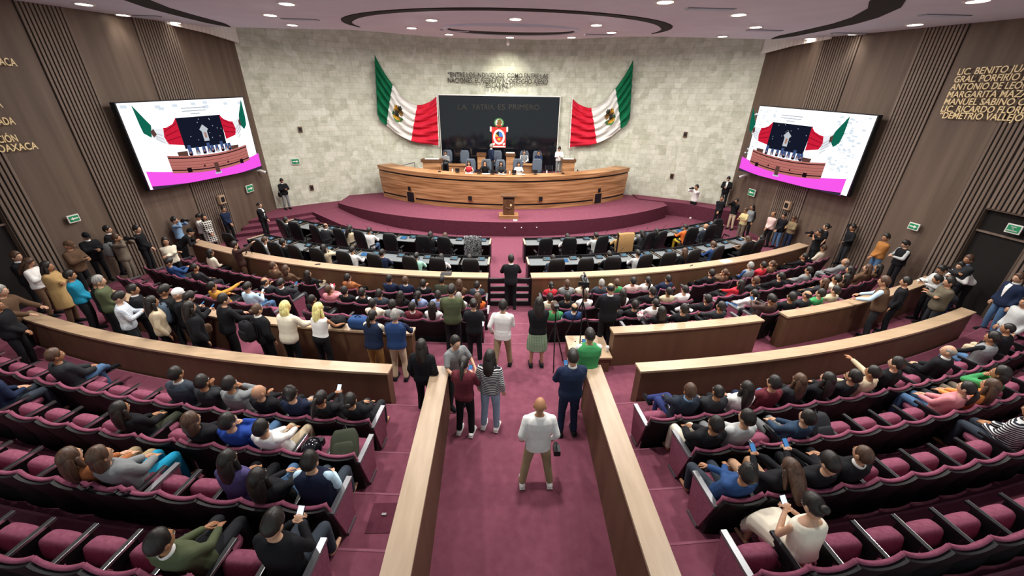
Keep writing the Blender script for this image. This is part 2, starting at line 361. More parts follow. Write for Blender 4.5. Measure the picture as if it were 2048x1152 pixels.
CL = [(167, 7, 'top left, above the left inscription'), (344, 44, 'above the left screen, near the valance'), (160, 27, 'small, closest to the top of left wall'), (573, 6, 'first of three above the upper left stone wall'), (540, 29, 'second of three above the upper left stone wall'), (584, 49, 'third of three above the upper left stone wall'),
      (863, 39, 'inside the oval, upper left'), (823, 55, 'inside the oval, far left'), (898, 68, 'inside the oval, lower left of the dark recess'), (1031, 37, 'inside the oval, above the dark recess'), (1020, 74, 'below the dark oval recess, at the edge'), (1193, 49, 'inside the oval, upper right'), (1223, 64, 'inside the oval, far right'), (1143, 74, 'inside the oval, lower right of the dark recess'),
      (1331, 2, 'cut by the top edge, right of the oval'), (1478, 28, 'first of three above the upper right stone wall'), (1512, 53, 'second of three above the upper right stone wall'), (1445, 72, 'third of three above the upper right stone wall'), (1661, 77, 'above the right screen, near the valance'), (1831, 48, 'above the right wall, beside the large channel'), (1831, 70, 'small, closest to the top of right wall'), (1957, 0, 'cut by the top edge at far right')]
for px, py, w in CL:
    p = on_ceil(px, py); x = max(-XW(p[1])+.35, min(XW(p[1])-.35, p[0])); y = min(p[1], 22.0 if abs(x) < 3 else 18.9)
    downlight(x, y, 'round white ceiling light '+w, edged if abs(x) > 10.8 else (staged if y > 14.5 else lampdata))
for i, (x, y) in enumerate([(x, y) for y in (5.2,) for x in (-8.5, -4.5, 0, 4.5, 8.5)]+[(-2.5, 9), (2.5, 9), (-7, 9.2), (7, 9.2)]):  # unseen downlights, added to light the seats below
    downlight(x, y, 'round white ceiling light over the rear seats, %s from left, %s line' % (ORD[i % 5], ORD[i//5]), rowd)
for i, (px, py) in enumerate(((280, 31), (910, 60), (600, 38), (1195, 70), (1421, 17), (1530, 60), (1700, 66), (1890, 30))):
    p = on_ceil(px, py); x = max(-12.3, min(12.3, p[0])); y = min(p[1], 18.8); b = MB()
    for k in range(4): b.box((-.55, -.09+k*.05, -.03), (.55, -.06+k*.05, .02), MT['ceil'])
    b.box((-.6, -.12, -.012), (.6, .14, .02), MT['metal']); t = b.build('air_vent', None, False, (x, y, ceil_z(y)-.01))
    tag(t, 'slim ceiling air vent, %s counting from the left' % ORD[[0, 2, 1, 3, 4, 5, 6, 7][i]], 'vent', 'slim ceiling air vents')
sp = bpy.data.lights.new('wall washer', 'SPOT'); sp.energy = SPOT_W; sp.spot_size = math.radians(60); sp.spot_blend = .9; sp.color = (1, .95, .8); sp.shadow_soft_size = .1
t = empty('spotlight', (.1, 22.6, 8.55)); o = bpy.data.objects.new('lamp', sp); COL.objects.link(o); o.parent = t; o.rotation_euler = (math.radians(62), 0, 0); o.location = (0, .12, 0)
b = MB(); b.tube([(0, -.1, .1), (0, .06, 0)], [.07, .08], MT['white'], 10); b.build('housing', t); b = MB(); b.box((-.02, -.12, .1), (.02, -.08, .2), MT['white']); b.build('bracket', t)
tag(t, 'small spotlight at the ceiling edge lighting the stone wall', 'spotlight')
# --- stage
arc = lambda X, Y0, R, n=40: [(R*math.sin(t), Y0+R-R*math.cos(t)) for t in np.linspace(-math.asin(X/R), math.asin(X/R), n)]
pf = arc(9.35, 18.05, 13.9); back = [(19.6*math.sin(t), 6.6+19.6*math.cos(t)) for t in np.linspace(.5, -.5, 20)]
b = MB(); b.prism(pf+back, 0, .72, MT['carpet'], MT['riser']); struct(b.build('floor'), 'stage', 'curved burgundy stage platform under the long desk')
left = [(-12.75, 18.95), (-11.6, 19.6), (-10.39, 20.7), (-9.4, 21.7), (-9.3, 24.6), (-12.75, 22.2)]
b = MB(); b.prism(left, 0, .45, MT['carpet'], MT['riser'])
b.prism([(-12.75, 18.3), (-11.45, 19.05), (-10.1, 20.35), (-10.5, 20.75), (-12.75, 19.2)], 0, .3, MT['carpet'], MT['riser'])
b.prism([(-12.75, 17.7), (-11.2, 18.5), (-9.75, 19.95), (-10.2, 20.45), (-12.75, 18.6)], 0, .15, MT['carpet'], MT['riser']); struct(b.build('floor'), 'landing', 'left stage landing with three carpet steps')
ra = [(-9.4, 21.8), (-7.6, 20.4), (-5.6, 19.25), (-3.2, 18.4)]; rb = [(-10.39, 20.7), (-8.48, 19.33), (-6.7, 18.4), (-4.2, 17.7)]; zz = [.45, .2, .06, .004]
b = MB()
for i in range(3): b.prism([ra[i], ra[i+1], rb[i+1], rb[i]][::-1], [-.05]*4, [zz[i], zz[i], zz[i], zz[i]] if 0 else [zz[i], zz[i+1], zz[i+1], zz[i]][::1], MT['carpet'], MT['riser'])
struct(b.build('floor'), 'ramp', 'left carpet ramp curving along the stage front')
b = MB(); b.prism([(8.1, 23.1), (9.1, 22.55), (10.5, 21.85), (11.6, 20.6), (12.75, 20.0), (12.75, 22.2), (8.1, 26)], 0, .78, MT['carpet'], MT['riser']); struct(b.build('floor'), 'walkway', 'raised burgundy walkway at right of the stage')
# dais behind the long desk, in two levels
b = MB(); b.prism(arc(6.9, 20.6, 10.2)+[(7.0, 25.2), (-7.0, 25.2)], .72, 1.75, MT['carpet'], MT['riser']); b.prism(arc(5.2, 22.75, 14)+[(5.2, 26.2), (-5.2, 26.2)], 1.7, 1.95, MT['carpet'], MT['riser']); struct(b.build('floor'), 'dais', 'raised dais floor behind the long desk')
# ================================================================== DAIS FURNITURE
t = empty('long_desk', (0, 20.5, .72)); NB = 48
def dk(u, off=0.0):                                     # front face of the long curved desk, u in -1..1 (X grows, Y goes back)
    th = u*math.asin(7.25/10.6); return np.array([(10.6-off)*math.sin(th), 20.5+10.6-(10.6-off)*math.cos(th)])
def band(name, z0, z1, o0, o1, mat, u0=-1, u1=1, par=t, rise=True, n=NB):
    b = MB(); vs = []; fs = []
    for k in range(n+1):
        u = u0+(u1-u0)*k/n; f = 1+.0*u*u; h = .10*u*u if rise else 0
        for o_, z in ((o0, z0), (o1, z0), (o1, z1), (o0, z1)):
            p = dk(u, o_+(0.0)); lean = -.16*(z-.72)/1.75; d = dk(u, lean+o_); vs.append((d[0], d[1]-20.5, z-.72+h*(z-.72)/1.7))
    for k in range(n):
        q = 4*k
        for j in range(4): fs.append((q+j, q+4+j, q+4+(j+1) % 4, q+(j+1) % 4))
    fs += [(0, 1, 2, 3), (4*n+3, 4*n+2, 4*n+1, 4*n)]
    b.add(vs, fs, mat); return b.build(name, par)
band('base_board', .72, .92, .0, .25, MT['deskwood']); band('dark_strip', .92, 1.02, .04, .22, MT['dark']); band('front_panel', 1.02, 2.16, 0, .25, MT['deskwood'])
band('dark_strip', 2.16, 2.25, .04, .22, MT['dark']); band('top_rail', 2.25, 2.42, -.02, .25, MT['deskwood']); band('worktop', 2.42, 2.46, -.03, .95, MT['deskwood'], rise=True)
band('rear_panel', 1.76, 2.42, .9, .95, MT['deskwood'], -.9, .9)
for u, z, s, big in ((-.69, 1.0, .3, 1), (.69, 1.0, .3, 1), (-.69, 1.47, .12, 0), (.69, 1.47, .12, 0), (-.235, 1.28, .13, 0), (.235, 1.28, .13, 0)):
    p = dk(u, -.16*(z-.72)/1.75-.03); th = u*math.asin(7.25/10.6); g = empty('x'); bpy.data.objects.remove(g)
    b = MB(); h = s*1.05; b.box((-s, -.03, -h), (s, .05, h), MT['deskwood']); o = b.build('speaker_frame' if big else 'outlet_frame', t, False, (p[0], p[1]-20.5, z-.72+.1*u*u)); o.rotation_euler = (0, 0, th)
    b = MB(); b.box((-s*.8, -.045, -h*.85), (s*.8, 0, h*.85), MT['dark']); b.build('grille' if big else 'outlet', o)
tag(t, 'long curved oak desk with dark strips on the stage', 'desk')
# lectern on the platform
t = empty('lectern', (.14, 18.95, .72)); b = MB(); b.box((-.48, -.36, 0), (.48, .36, .16), MT['deskwood']); b.build('plinth', t)
b = MB(); b.prism([(-.27, -.2), (.27, -.2), (.29, .2), (-.29, .2)], .16, 1.06, MT['lectern']); b.build('body', t)
b = MB(); b.prism([(-.39, -.28), (.39, -.28), (.39, .26), (-.39, .26)], [1.06, 1.06, 1.1, 1.1], [1.11, 1.11, 1.16, 1.16], MT['lectern']); b.build('reading_top', t)
b = MB(); b.box((-.27, -.215, .96), (.27, -.2, 1.06), MT['dark']); b.build('shade_strip', t)
b = MB(); b.loft([[(.23*math.cos(2*PI*i/24)*q, y, .70+.23*math.sin(2*PI*i/24)*q) for i in range(24)] for q, y in ((1, -.2), (1, -.225), (.86, -.235), (.8, -.22))], MT['lectern']); sh = b.build('round_seal', t); b = MB(); b.ball((.1, -.225, .66), (.05, .015, .06), MT['gold']); b.build('seal_relief', sh)
tag(t, 'wooden lectern with carved round seal standing before the long desk', 'lectern')
b = MB(); b.box((-.1, -.07, 0), (.1, .07, .05), MT['white']); tag(b.build('floor_outlet', None, False, (.45, 18.3, .72)), 'small white outlet box on the platform edge below the lectern', 'outlet')
for i, x in enumerate((-.05, .75, 1.5)):
    b = MB(); b.tube([(0, 0, 0), (0, -.03, 0)], [.03, .03], MT['white'], 8); q = (x, 18.05+13.9-math.sqrt(13.9**2-x*x)+.012, .45); tag(b.build('step_light', None, False, q), 'tiny white light in the stage riser below lectern, %s from left' % ORD[i], 'light', 'tiny riser lights')
# tall box podiums on the dais and side desks
def podium(name, px0, px1, pt, pb, y, label, zf, cat='podium', depth=.6):
    a = on_y(px0, pt, y); c = on_y(px1, pt, y); top = a[2]; w = c[0]-a[0]; t = empty(name, ((a[0]+c[0])/2, y+depth/2, zf))
    b = MB(); b.box((-w*.42, -depth*.42, 0), (w*.42, depth*.42, top-zf-.18), MT['deskwood']); b.build('body', t)
    b = MB(); b.box((-w/2, -depth/2, top-zf-.18), (w/2, depth/2, top-zf-.03), MT['lectern']); b.build('top_box', t)
    return tag(t, label, cat), (w, top-zf-.03)
def sheet(parent_t, w, z, label, dx=0, dy=0):
    b = MB(); b.box((-w/2, -.15, 0), (w/2, .15, .03), MT['paper']); l = parent_t.location
    tag(b.build('paper_stack', None, False, (l[0]+dx, l[1]+dy, l[2]+z)), label, 'papers')
pd, q = podium('side_desk', 841, 884, 318, 345, 23.3, 'wide wooden side desk with papers, left end of the dais', 1.75); sheet(pd, .8, q[1], 'pale paper sheets on the left side desk of the dais')
pd, q = podium('side_desk', 1124, 1153, 318, 345, 23.3, 'wooden side desk behind the standing white shirt, right end of dais', 1.75); sheet(pd, .6, q[1], 'pale papers on the right side desk of the dais')
pd, q = podium('podium_box', 953, 972, 306, 345, 24.0, 'narrow wooden podium left of the standing suit on the dais', 1.95)
pd, q = podium('podium_box', 1011, 1031, 306, 345, 24.0, 'narrow wooden podium with framed papers, right of the central chair', 1.95); sheet(pd, .5, q[1], 'framed papers on top of the right narrow podium')
for s, (x0, x1), nm in ((0, (897, 949), 'left'), (1, (1044, 1070), 'right')):
    a = on_y(x0, 329, 23.35); c = on_y(x1, 329, 23.35); w = c[0]-a[0]; t = empty('counter', ((a[0]+c[0])/2, 23.5, 1.75)); H = a[2]-1.75
    b = MB(); b.box((-w/2, -.18, H-.06), (w/2, .3, H), MT['deskwood']); b.build('top', t); b = MB(); b.box((-w/2, -.1, 0), (w/2, .0, H-.06), MT['deskwood']); b.build('front_panel', t)
    tag(t, 'second tier wooden counter on the %s of the dais' % nm, 'counter')
# board, coat of arms, inscriptions
yb = 25.45
t = empty('backdrop_panel', (-.32, yb, 1.9)); b = MB(); b.box((-3.6, 0, 0), (3.6, .14, 4.33), MT['board']); b.build('panel', t); b = MB(); b.box((-3.64, -.02, 4.33), (3.64, .14, 4.4), MT['white']); b.build('top_trim', t)
for x in (-3.62, 3.62): b = MB(); b.box((x-.02, -.02, 0), (x+.02, .14, 4.33), MT['white']); b.build('side_trim', t)
tag(t, 'tall black polished panel between the two flags', 'panel')
def inscription(name, lines, mat, label, thick=.02, bold=0.0):
    """lines: (text, left px, right px, base px y, place function) -> lettering fixed to the wall"""
    t = empty(name, (0, 0, 0))
    for s, A, Bp, h in lines:
        A = np.array(A); Bp = np.array(Bp); me = text_mesh(s, 1.0, mat, thick, 'LEFT', bold); xs = [v.co.x for v in me.vertices]; w0 = max(xs)-min(xs); mn = min(xs)
        dx = Bp-A; dx[2] = 0; L = np.linalg.norm(dx); ex = dx/L; o = bpy.data.objects.new('text_line', me); COL.objects.link(o); o.parent = t
        sx = L/w0; sy = h/.73; n = np.cross(ex, (0, 0, 1.0)); o.matrix_world = Matrix(((ex[0]*sx, 0, n[0], A[0]-ex[0]*mn*sx), (ex[1]*sx, 0, n[1], A[1]-ex[1]*mn*sx), (ex[2]*sx, sy, n[2], A[2]), (0, 0, 0, 1)))
    return tag(t, label, 'lettering')
yt = 25.70
def yl(s, x0, x1, yb_, h, Y): return (s, on_y(x0, yb_, Y), on_y(x1, yb_+.6, Y), h)
inscription('wall_lettering', [yl('\u201cENTRE LOS INDIVIDUOS, COMO ENTRE LAS', 896, 1096, 154, .27, yt-.06), yl('NACIONES, EL RESPETO AL DERECHO AJENO', 896, 1096, 165, .27, yt-.06), yl('ES LA PAZ\u201d', 972, 1021, 176, .27, yt-.06)], MT['bronze'], 'dark raised motto in three lines on the stone wall above the panel', .02, .006)
inscription('panel_lettering', [yl('LA', 916, 934, 219, .3, yb-.03), yl('PATRIA', 946, 988, 219, .3, yb-.03), yl('ES', 996, 1010, 219, .3, yb-.03), yl('PRIMERO', 1018, 1079, 219, .3, yb-.03)], MT['metal2'] if 'metal2' in MT else MT['bronze'], 'dark raised words near the top of the black panel', .02)
WLp = lambda off: ((-(13.5-off), 9.0), (-(12.6-off), 21.3)); WRp = lambda off: ((13.5-off, 9.0), (12.6-off, 21.3))
def wl(s, a, b_, h, w): return (s, on_plane(*a, *w), on_plane(*b_, *w), h)
R_ = WRp(.09)
inscription('gold_lettering', [wl('LIC. BENITO JUA', (1914, 150), (2050, 153), .175, R_), wl('GRAL. PORFIRIO D', (1907, 165), (2052, 170), .175, R_), wl('ANTONIO DE LE\u00d3N', (1900, 180), (2050, 188), .175, R_), wl('MARGARITA MAZA', (1893, 195), (2050, 204), .175, R_), wl('MANUEL SABINO CR', (1887, 209), (2056, 222), .175, R_), wl('LIC. RICARDO FLORE', (1881, 223), (2042, 240), .175, R_), wl('\u201cDEMETRIO VALLEJO M', (1877, 236), (2058, 256), .175, R_)], MT['gold'], 'gold raised names in seven lines on the right walnut wall', .008, .012)
L_ = WLp(.09)
inscription('gold_lettering', [wl('ACA', (0, 130), (33, 128), .185, L_), wl('A', (-5, 215), (6, 214), .185, L_), wl('ADA', (-2, 250), (31, 247), .185, L_), wl('CI\u00d3N', (-2, 286), (36, 281), .185, L_), wl('OAXACA', (-2, 305), (75, 293), .185, L_)], MT['gold'], 'gold raised word endings on the left walnut wall', .008, .012)
# coat of arms on the panel
FM = {k: plain('heraldic '+k, c, .6) for k, c in (('red', '#d22f2b'), ('white', '#f0ece2'), ('gold', '#d9a93a'), ('blue', '#3f78c4'), ('dark', '#2a2a26'), ('brown', '#7a5a2c'), ('green', '#3f7d47'))}
def disc(b, cx, cz, rx, rz, y0, y1, mat, n=24, a0=0, a1=2*PI):
    full = abs(a1-a0-2*PI) < 1e-6; k = n if full else n+1
    c = [(cx+rx*math.cos(a0+(a1-a0)*i/n), cz+rz*math.sin(a0+(a1-a0)*i/n)) for i in range(k)]
    if not full: c.append((cx, cz))
    m = len(c); b.add([(x, y0, z) for x, z in c]+[(x, y1, z) for x, z in c], [tuple(range(m)), tuple(range(m, 2*m))[::-1]]+[(i, m+i, m+(i+1) % m, (i+1) % m) for i in range(m)], mat)
def shape(b, pts, y0, y1, mat):
    m = len(pts); b.add([(x, y0, z) for x, z in pts]+[(x, y1, z) for x, z in pts], [tuple(range(m)), tuple(range(m, 2*m))[::-1]]+[(i, m+i, m+(i+1) % m, (i+1) % m) for i in range(m)], mat)
c0 = on_y(998, 296, yb-.1); t = empty('coat_of_arms', (c0[0], yb-.08, c0[2]+.02))
b = MB(); shape(b, [(-.42, 0), (.42, 0), (.42, .85), (.55, .95), (.55, 1.18), (-.55, 1.18), (-.55, .95), (-.42, .85)], -.05, .07, FM['red']); b.build('red_mantle', t)
b = MB(); shape(b, [(-.4, .03), (.4, .03), (.4, .1), (-.4, .1)], -.065, -.04, FM['white']); [shape(b, [(x, .12), (x+.12, .2), (x+.1, .3), (x-.04, .24)], -.065, -.04, FM['white']) for x in (-.36, .26)]; b.build('white_ribbon', t)
for x in (-.5, .5): b = MB(); b.tube([(x, -.06, .95), (x, -.06, 1.17)], [.06, .06], FM['white'], 10); b.build('scroll_end', t)
b = MB(); disc(b, 0, .62, .36, .44, -.08, -.03, FM['white']); disc(b, 0, .64, .24, .31, -.1, -.07, FM['gold']); disc(b, 0, .64, .24, .31, -.105, -.09, FM['blue'], 12, -.1, PI/2); disc(b, 0, .64, .24, .31, -.105, -.09, FM['dark'], 12, PI/2, PI*.8); disc(b, 0, .64, .24, .31, -.105, -.09, FM['red'], 12, PI, PI*2); disc(b, 0, .5, .1, .08, -.12, -.1, FM['gold']); b.build('oval_shield', t)
b = MB(); disc(b, 0, 1.42, .3, .27, -.05, .02, FM['green']); disc(b, 0, 1.43, .22, .2, -.07, -.04, FM['white']); shape(b, [(-.05, 1.28), (.1, 1.3), (.2, 1.46), (.12, 1.6), (.0, 1.62), (-.12, 1.55), (-.06, 1.48), (-.16, 1.42)], -.1, -.06, FM['brown']); shape(b, [(-.2, 1.3), (.2, 1.3), (.1, 1.22), (-.1, 1.22)], -.09, -.06, FM['red']); b.build('eagle_wreath', t)
tag(t, 'red and white coat of arms hanging on the black panel', 'emblem')
# flags
FL = {k: noise_mat('flag cloth '+k, a, c, (1, 1, 1), .75, .15, 0, 2, nscale=3) for k, a, c in (('green', '#0d5f40', '#127049'), ('white', '#dcdad6', '#e8e6e2'), ('red', '#c41e35', '#d02a40'))}
def cat(P, s):
    ks = [k for k, _ in P]; v = np.array([p for _, p in P], float); i = max(0, min(len(ks)-2, int(np.searchsorted(ks, s, 'right')-1)))
    u = (s-ks[i])/(ks[i+1]-ks[i]); m = lambda j: (v[min(len(ks)-1, j+1)]-v[max(0, j-1)])/(ks[min(len(ks)-1, j+1)]-ks[max(0, j-1)])*(ks[i+1]-ks[i])
    h = lambda: (2*u**3-3*u*u+1)*v[i]+(u**3-2*u*u+u)*m(i)+(-2*u**3+3*u*u)*v[i+1]+(u**3-u*u)*m(i+1)
    return h()
TOP = [(0, (751, 110)), (.17, (768, 142)), (.333, (787, 170)), (.5, (808, 195)), (.667, (836, 210)), (.85, (860, 204)), (1, (875, 193))]
BOT = [(0, (757, 229)), (.17, (764, 243)), (.333, (775, 251)), (.5, (796, 267)), (.667, (824, 281)), (.85, (852, 288)), (1, (880, 290))]
def flag(s, label):
    nu, nv = 60, 40; V = np.zeros((nu+1, nv+1, 3))
    for i in range(nu+1):
        u = i/nu; a = on_stone(*cat(TOP, u), 19.25); c = on_stone(*cat(BOT, u), 19.25)
        if u > .85: k = (u-.85)/.15; a[1] -= .25*k; c[1] -= .25*k
        for j in range(nv+1):
            w = j/nv; p = a+(c-a)*w; w2 = w+.10*math.sin(PI*w)*(1-u)*1
            f = .13*math.sin(2*PI*(5.2*w2+.35*math.sin(2.3*u*PI)))*(.35+.65*min(1, 3*w*(1-w)+.35))+.05*math.sin(2*PI*(11*w2+1.3*u))
            sag = -.10*math.sin(PI*u)*math.sin(PI*w)
            p = p+np.array([-.25*f*(1-u), -.2+f+sag, .35*abs(f)*.3]); V[i, j] = p if s < 0 else (-p[0]-.55*0, p[1], p[2])
    if s > 0: V[..., 0] -= .62*0
    base = V[0, 0]; t = empty('mexican_flag' if 0 else 'draped_flag', tuple(base)); parts = []
    for nm, i0, i1 in (('green', 0, nu//3), ('white', nu//3, 2*nu//3), ('red', 2*nu//3, nu)):
        b = MB(); sub = V[i0:i1+1]-base; n1 = i1-i0+1; vs = sub.reshape(-1, 3); back_ = vs+np.array([0, .012, 0]); N = len(vs)
        fs = [];
        for i in range(n1-1):
            for j in range(nv): fs.append((i*(nv+1)+j, i*(nv+1)+j+1, (i+1)*(nv+1)+j+1, (i+1)*(nv+1)+j))
        b.add(np.vstack([vs, back_]), fs+[tuple(N+k for k in f[::-1]) for f in fs], FL[nm]); parts.append(b.build(nm+'_band', t, True))
    b = MB(); em = [];
    def at(u, w, o=.03):
        i = min(nu-1, u*nu); j = min(nv-1, w*nv); p = V[int(i), int(j)]; return p-base+np.array([0, -o, 0])
    def blob(cu, cw, ru, rw, mat, o, n=18, a0=0, a1=2*PI, hole=0):
        out = [at(cu+ru*math.cos(a0+(a1-a0)*k/n), cw+rw*math.sin(a0+(a1-a0)*k/n), o) for k in range(n+1)]
        if hole: inn = [at(cu+ru*hole*math.cos(a0+(a1-a0)*k/n), cw+rw*hole*math.sin(a0+(a1-a0)*k/n), o) for k in range(n+1)]; b.add(out+inn, [(k, k+1, n+2+k, n+1+k) for k in range(n)], mat)
        else: b.add(out+[at(cu, cw, o)], [(k, k+1, n+1) for k in range(n)], mat)
    blob(.48, .5, .075, .21, FM['green'], .05, 24, .15, PI-.15, .72); blob(.485, .44, .055, .16, FM['brown'], .055); blob(.50, .34, .03, .07, FM['dark'], .07); blob(.47, .5, .03, .1, FM['dark'], .075); blob(.48, .62, .05, .05, FM['gold'], .065); blob(.45, .4, .02, .1, FM['gold'], .08); b.build('eagle_emblem', parts[1])
    b = MB(); a = V[nu, 0]-base; c = V[nu, nv]-base; b.tube([a+np.array([0, -.02, .05]), c+np.array([0, -.02, -.05])], [.03, .03], MT['white'], 6); b.build('hanging_rod', t)
    return tag(t, label, 'flag', 'draped flags beside the panel')
flag(-1, 'draped green, white and red flag left of the black panel'); flag(1, 'draped green, white and red flag right of the black panel')
# ================================================================== SCREENS
EM = {k: glow('screen '+k, c, s) for k, c, s in (('white', '#f4f4fa', 1.7), ('mottle', '#d3dde6', 1.1), ('board', '#1d2236', .6), ('red', '#d8203c', .9), ('green', '#14705a', .8), ('fold', '#c9cfd6', .9), ('cloth', '#e3e6ea', 1.1), ('dred', '#a3122c', .8), ('desk', '#b87068', 1.0), ('desk2', '#8a4a48', .75), ('line', '#2a1720', .5), ('magenta', '#e24fd6', 1.25), ('plum', '#4b3a52', .6), ('chair', '#4a5f8f', .8), ('skin', '#c08a76', .8), ('wood', '#6d4b44', .7))}
def screen(cor, dx, label, mott):
    TL, TR, BR, BL = [np.array(c) for c in cor]; ctr = (TL+TR+BR+BL)/4; t = empty('video_screen', tuple(ctr))
    nrm = np.cross(TR-BL, TL-BR); nrm = nrm/np.linalg.norm(nrm)
    if nrm@(CAM-ctr) < 0: nrm = -nrm
    P = lambda u, v, o=0.0: (BL*(1-u)*(1-v)+BR*u*(1-v)+TR*u*v+TL*(1-u)*v)-ctr+nrm*o
    b = MB(); q = [P(-.008, -.012), P(1.008, -.012), P(1.008, 1.012), P(-.008, 1.012)]; r = [p-nrm*.16 for p in q]
    b.add(q+r, [(0, 1, 2, 3), (7, 6, 5, 4)]+[(i, 4+i, 4+(i+1) % 4, (i+1) % 4) for i in range(4)], MT['dark']); b.build('housing', t)
    for k in range(2):
        c = P(.3+.4*k, .5, -.16); b = MB(); w = -nrm*.3; b.tube([c, c+w], [.08, .08], MT['metal'], 6); b.build('wall_mount', t)
    b = MB(); L = [0]
    def poly(pts, m): L[0] += 1; b.add([P(u, v, .004+.0012*L[0]) for u, v in pts], [tuple(range(len(pts)))], EM[m])
    poly([(0, 0), (1, 0), (1, 1), (0, 1)], 'white'); rnd = random.Random(3)
    if mott:
        for k in range(150):
            u = rnd.choice([rnd.uniform(.0, .22), rnd.uniform(.78, .98)]); v = rnd.uniform(.28, .97); s = rnd.uniform(.006, .016); poly([(u-s, v-s*.7), (u+s*.8, v-s), (u+s, v+s*.6), (u-s*.6, v+s)], 'mottle')
    else:
        for k in range(10): u = rnd.uniform(.02, .95); v = rnd.uniform(.9, .97); s = .02; poly([(u-s, v-s*.7), (u+s, v-s), (u+s, v+s), (u-s, v+s)], 'mottle')
    D = lambda pts: [(u+dx, v) for u, v in pts]
    for k in range(3): poly([(.40+dx+.02*(k == 2)*3, .90-.035*k), (.60+dx-.02*(k == 2)*3, .90-.035*k), (.60+dx-.06*(k == 2), .915-.035*k), (.40+dx+.06*(k == 2), .915-.035*k)], 'fold')
    poly(D([(.335, .42), (.70, .42), (.715, .80), (.33, .80)]), 'board')
    poly(D([(.335, .80), (.30, .735), (.25, .70), (.225, .70), (.21, .60), (.225, .50), (.335, .47)]), 'red'); poly(D([(.705, .80), (.74, .74), (.79, .705), (.82, .70), (.835, .60), (.815, .52), (.71, .48)]), 'red')
    poly(D([(.12, .80), (.16, .70), (.225, .69), (.21, .58), (.23, .49), (.17, .54), (.125, .62)]), 'cloth'); poly(D([(.90, .78), (.865, .72), (.82, .70), (.835, .60), (.815, .51), (.87, .56), (.915, .62)]), 'cloth')
    for q in range(3): poly(D([(.225, .66-.055*q), (.33, .745-.08*q), (.33, .735-.08*q), (.225, .65-.055*q)]), 'dred'); poly(D([(.71, .745-.08*q), (.825, .66-.05*q), (.825, .65-.05*q), (.71, .735-.08*q)]), 'dred')
    for k in range(4): poly(D([(.10+.025*k, .70-.05*k), (.20, .62-.045*k), (.205, .605-.045*k), (.105+.025*k, .68-.05*k)]), 'fold'); poly(D([(.83, .6-.04*k), (.915-.015*k, .72-.06*k), (.915-.015*k, .70-.06*k), (.83, .585-.04*k)]), 'fold')
    poly(D([(.075, .98), (.13, .80), (.15, .74), (.125, .60), (.085, .66), (.08, .75)]), 'green'); poly(D([(.965, .98), (.90, .78), (.885, .66), (.92, .58), (.955, .64), (.965, .75)]), 'green')
    poly(D([(.13, .67), (.155, .7), (.165, .63), (.14, .6)]), 'wood'); poly(D([(.875, .7), (.895, .73), (.9, .65), (.88, .63)]), 'wood')
    for k in range(12): u = rnd.uniform(.35, .69); v = rnd.uniform(.5, .78); poly(D([(u, v), (u+.006, v), (u+.006, v+.01), (u, v+.01)]), 'fold')
    poly(D([(.50, .49), (.545, .49), (.545, .61), (.56, .64), (.52, .70), (.485, .64), (.50, .61)]), 'fold'); poly(D([(.515, .53), (.533, .53), (.533, .6), (.515, .6)]), 'skin')
    for k, u in enumerate((.34, .40, .455, .50, .53, .57, .62, .66, .69)):
        h = .035*(k % 3 == 0); poly(D([(u, .34), (u+.035, .34), (u+.032, .43+h), (u+.005, .43+h)]), 'chair'); poly(D([(u+.004, .33), (u+.028, .33), (u+.026, .36), (u+.006, .36)]), 'fold' if k % 2 else 'line'); poly(D([(u+.008, .36), (u+.022, .36), (u+.02, .385), (u+.01, .385)]), 'skin')
    poly(D([(.255, .31), (.325, .31), (.33, .40), (.25, .40)]), 'wood'); poly(D([(.725, .31), (.79, .31), (.80, .39), (.72, .39)]), 'wood')
    n = 16; cur = lambda u, a, c: a+c*(2*u-1)**2
    bot = [(k/n, 0) for k in range(n+1)]; poly(bot+[(k/n, cur(k/n, .13, .10)) for k in range(n, -1, -1)], 'magenta')
    U0, U1 = .17+dx*.6, .88+dx*.6
    for lo, hi, m in ((.10, .32, 'desk'), (.285, .298, 'line'), (.13, .145, 'line'), (.20, .205, 'desk2'), (.24, .245, 'desk2'), (.165, .17, 'desk2')):
        poly([(U0+(U1-U0)*k/n, cur(k/n, lo, .055)) for k in range(n+1)]+[(U0+(U1-U0)*k/n, cur(k/n, hi, .055)) for k in range(n, -1, -1)], m)
    for u in (.28, .77): poly(D([(u, .13), (u+.035, .13), (u+.035, .19), (u, .19)]), 'line')
    for u in (.42, .64): poly(D([(u, .17), (u+.014, .17), (u+.014, .195), (u, .195)]), 'line')
    poly(D([(.50, .05), (.56, .05), (.56, .08), (.50, .08)]), 'fold'); poly(D([(.51, .07), (.55, .07), (.55, .2), (.51, .2)]), 'wood')
    poly([(k/n, 0) for k in range(n+1)]+[(k/n, max(.001, .055*(2*k/n-1)**2-.01)) for k in range(n, -1, -1)], 'plum')
    b.build('picture', t); return tag(t, label, 'screen', 'wall video screens')
screen([on_plane(*p, *WLp(.42)) for p in ((231, 207), (485, 195), (520, 337), (301, 380))], 0.0, 'large video screen mounted on the left walnut wall, overexposed picture', False)
screen([on_plane(*p, *WRp(.42)) for p in ((1520, 212), (1755, 232), (1693, 392), (1487, 341))], -.10, 'large video screen mounted on the right walnut wall, bluish picture', True)
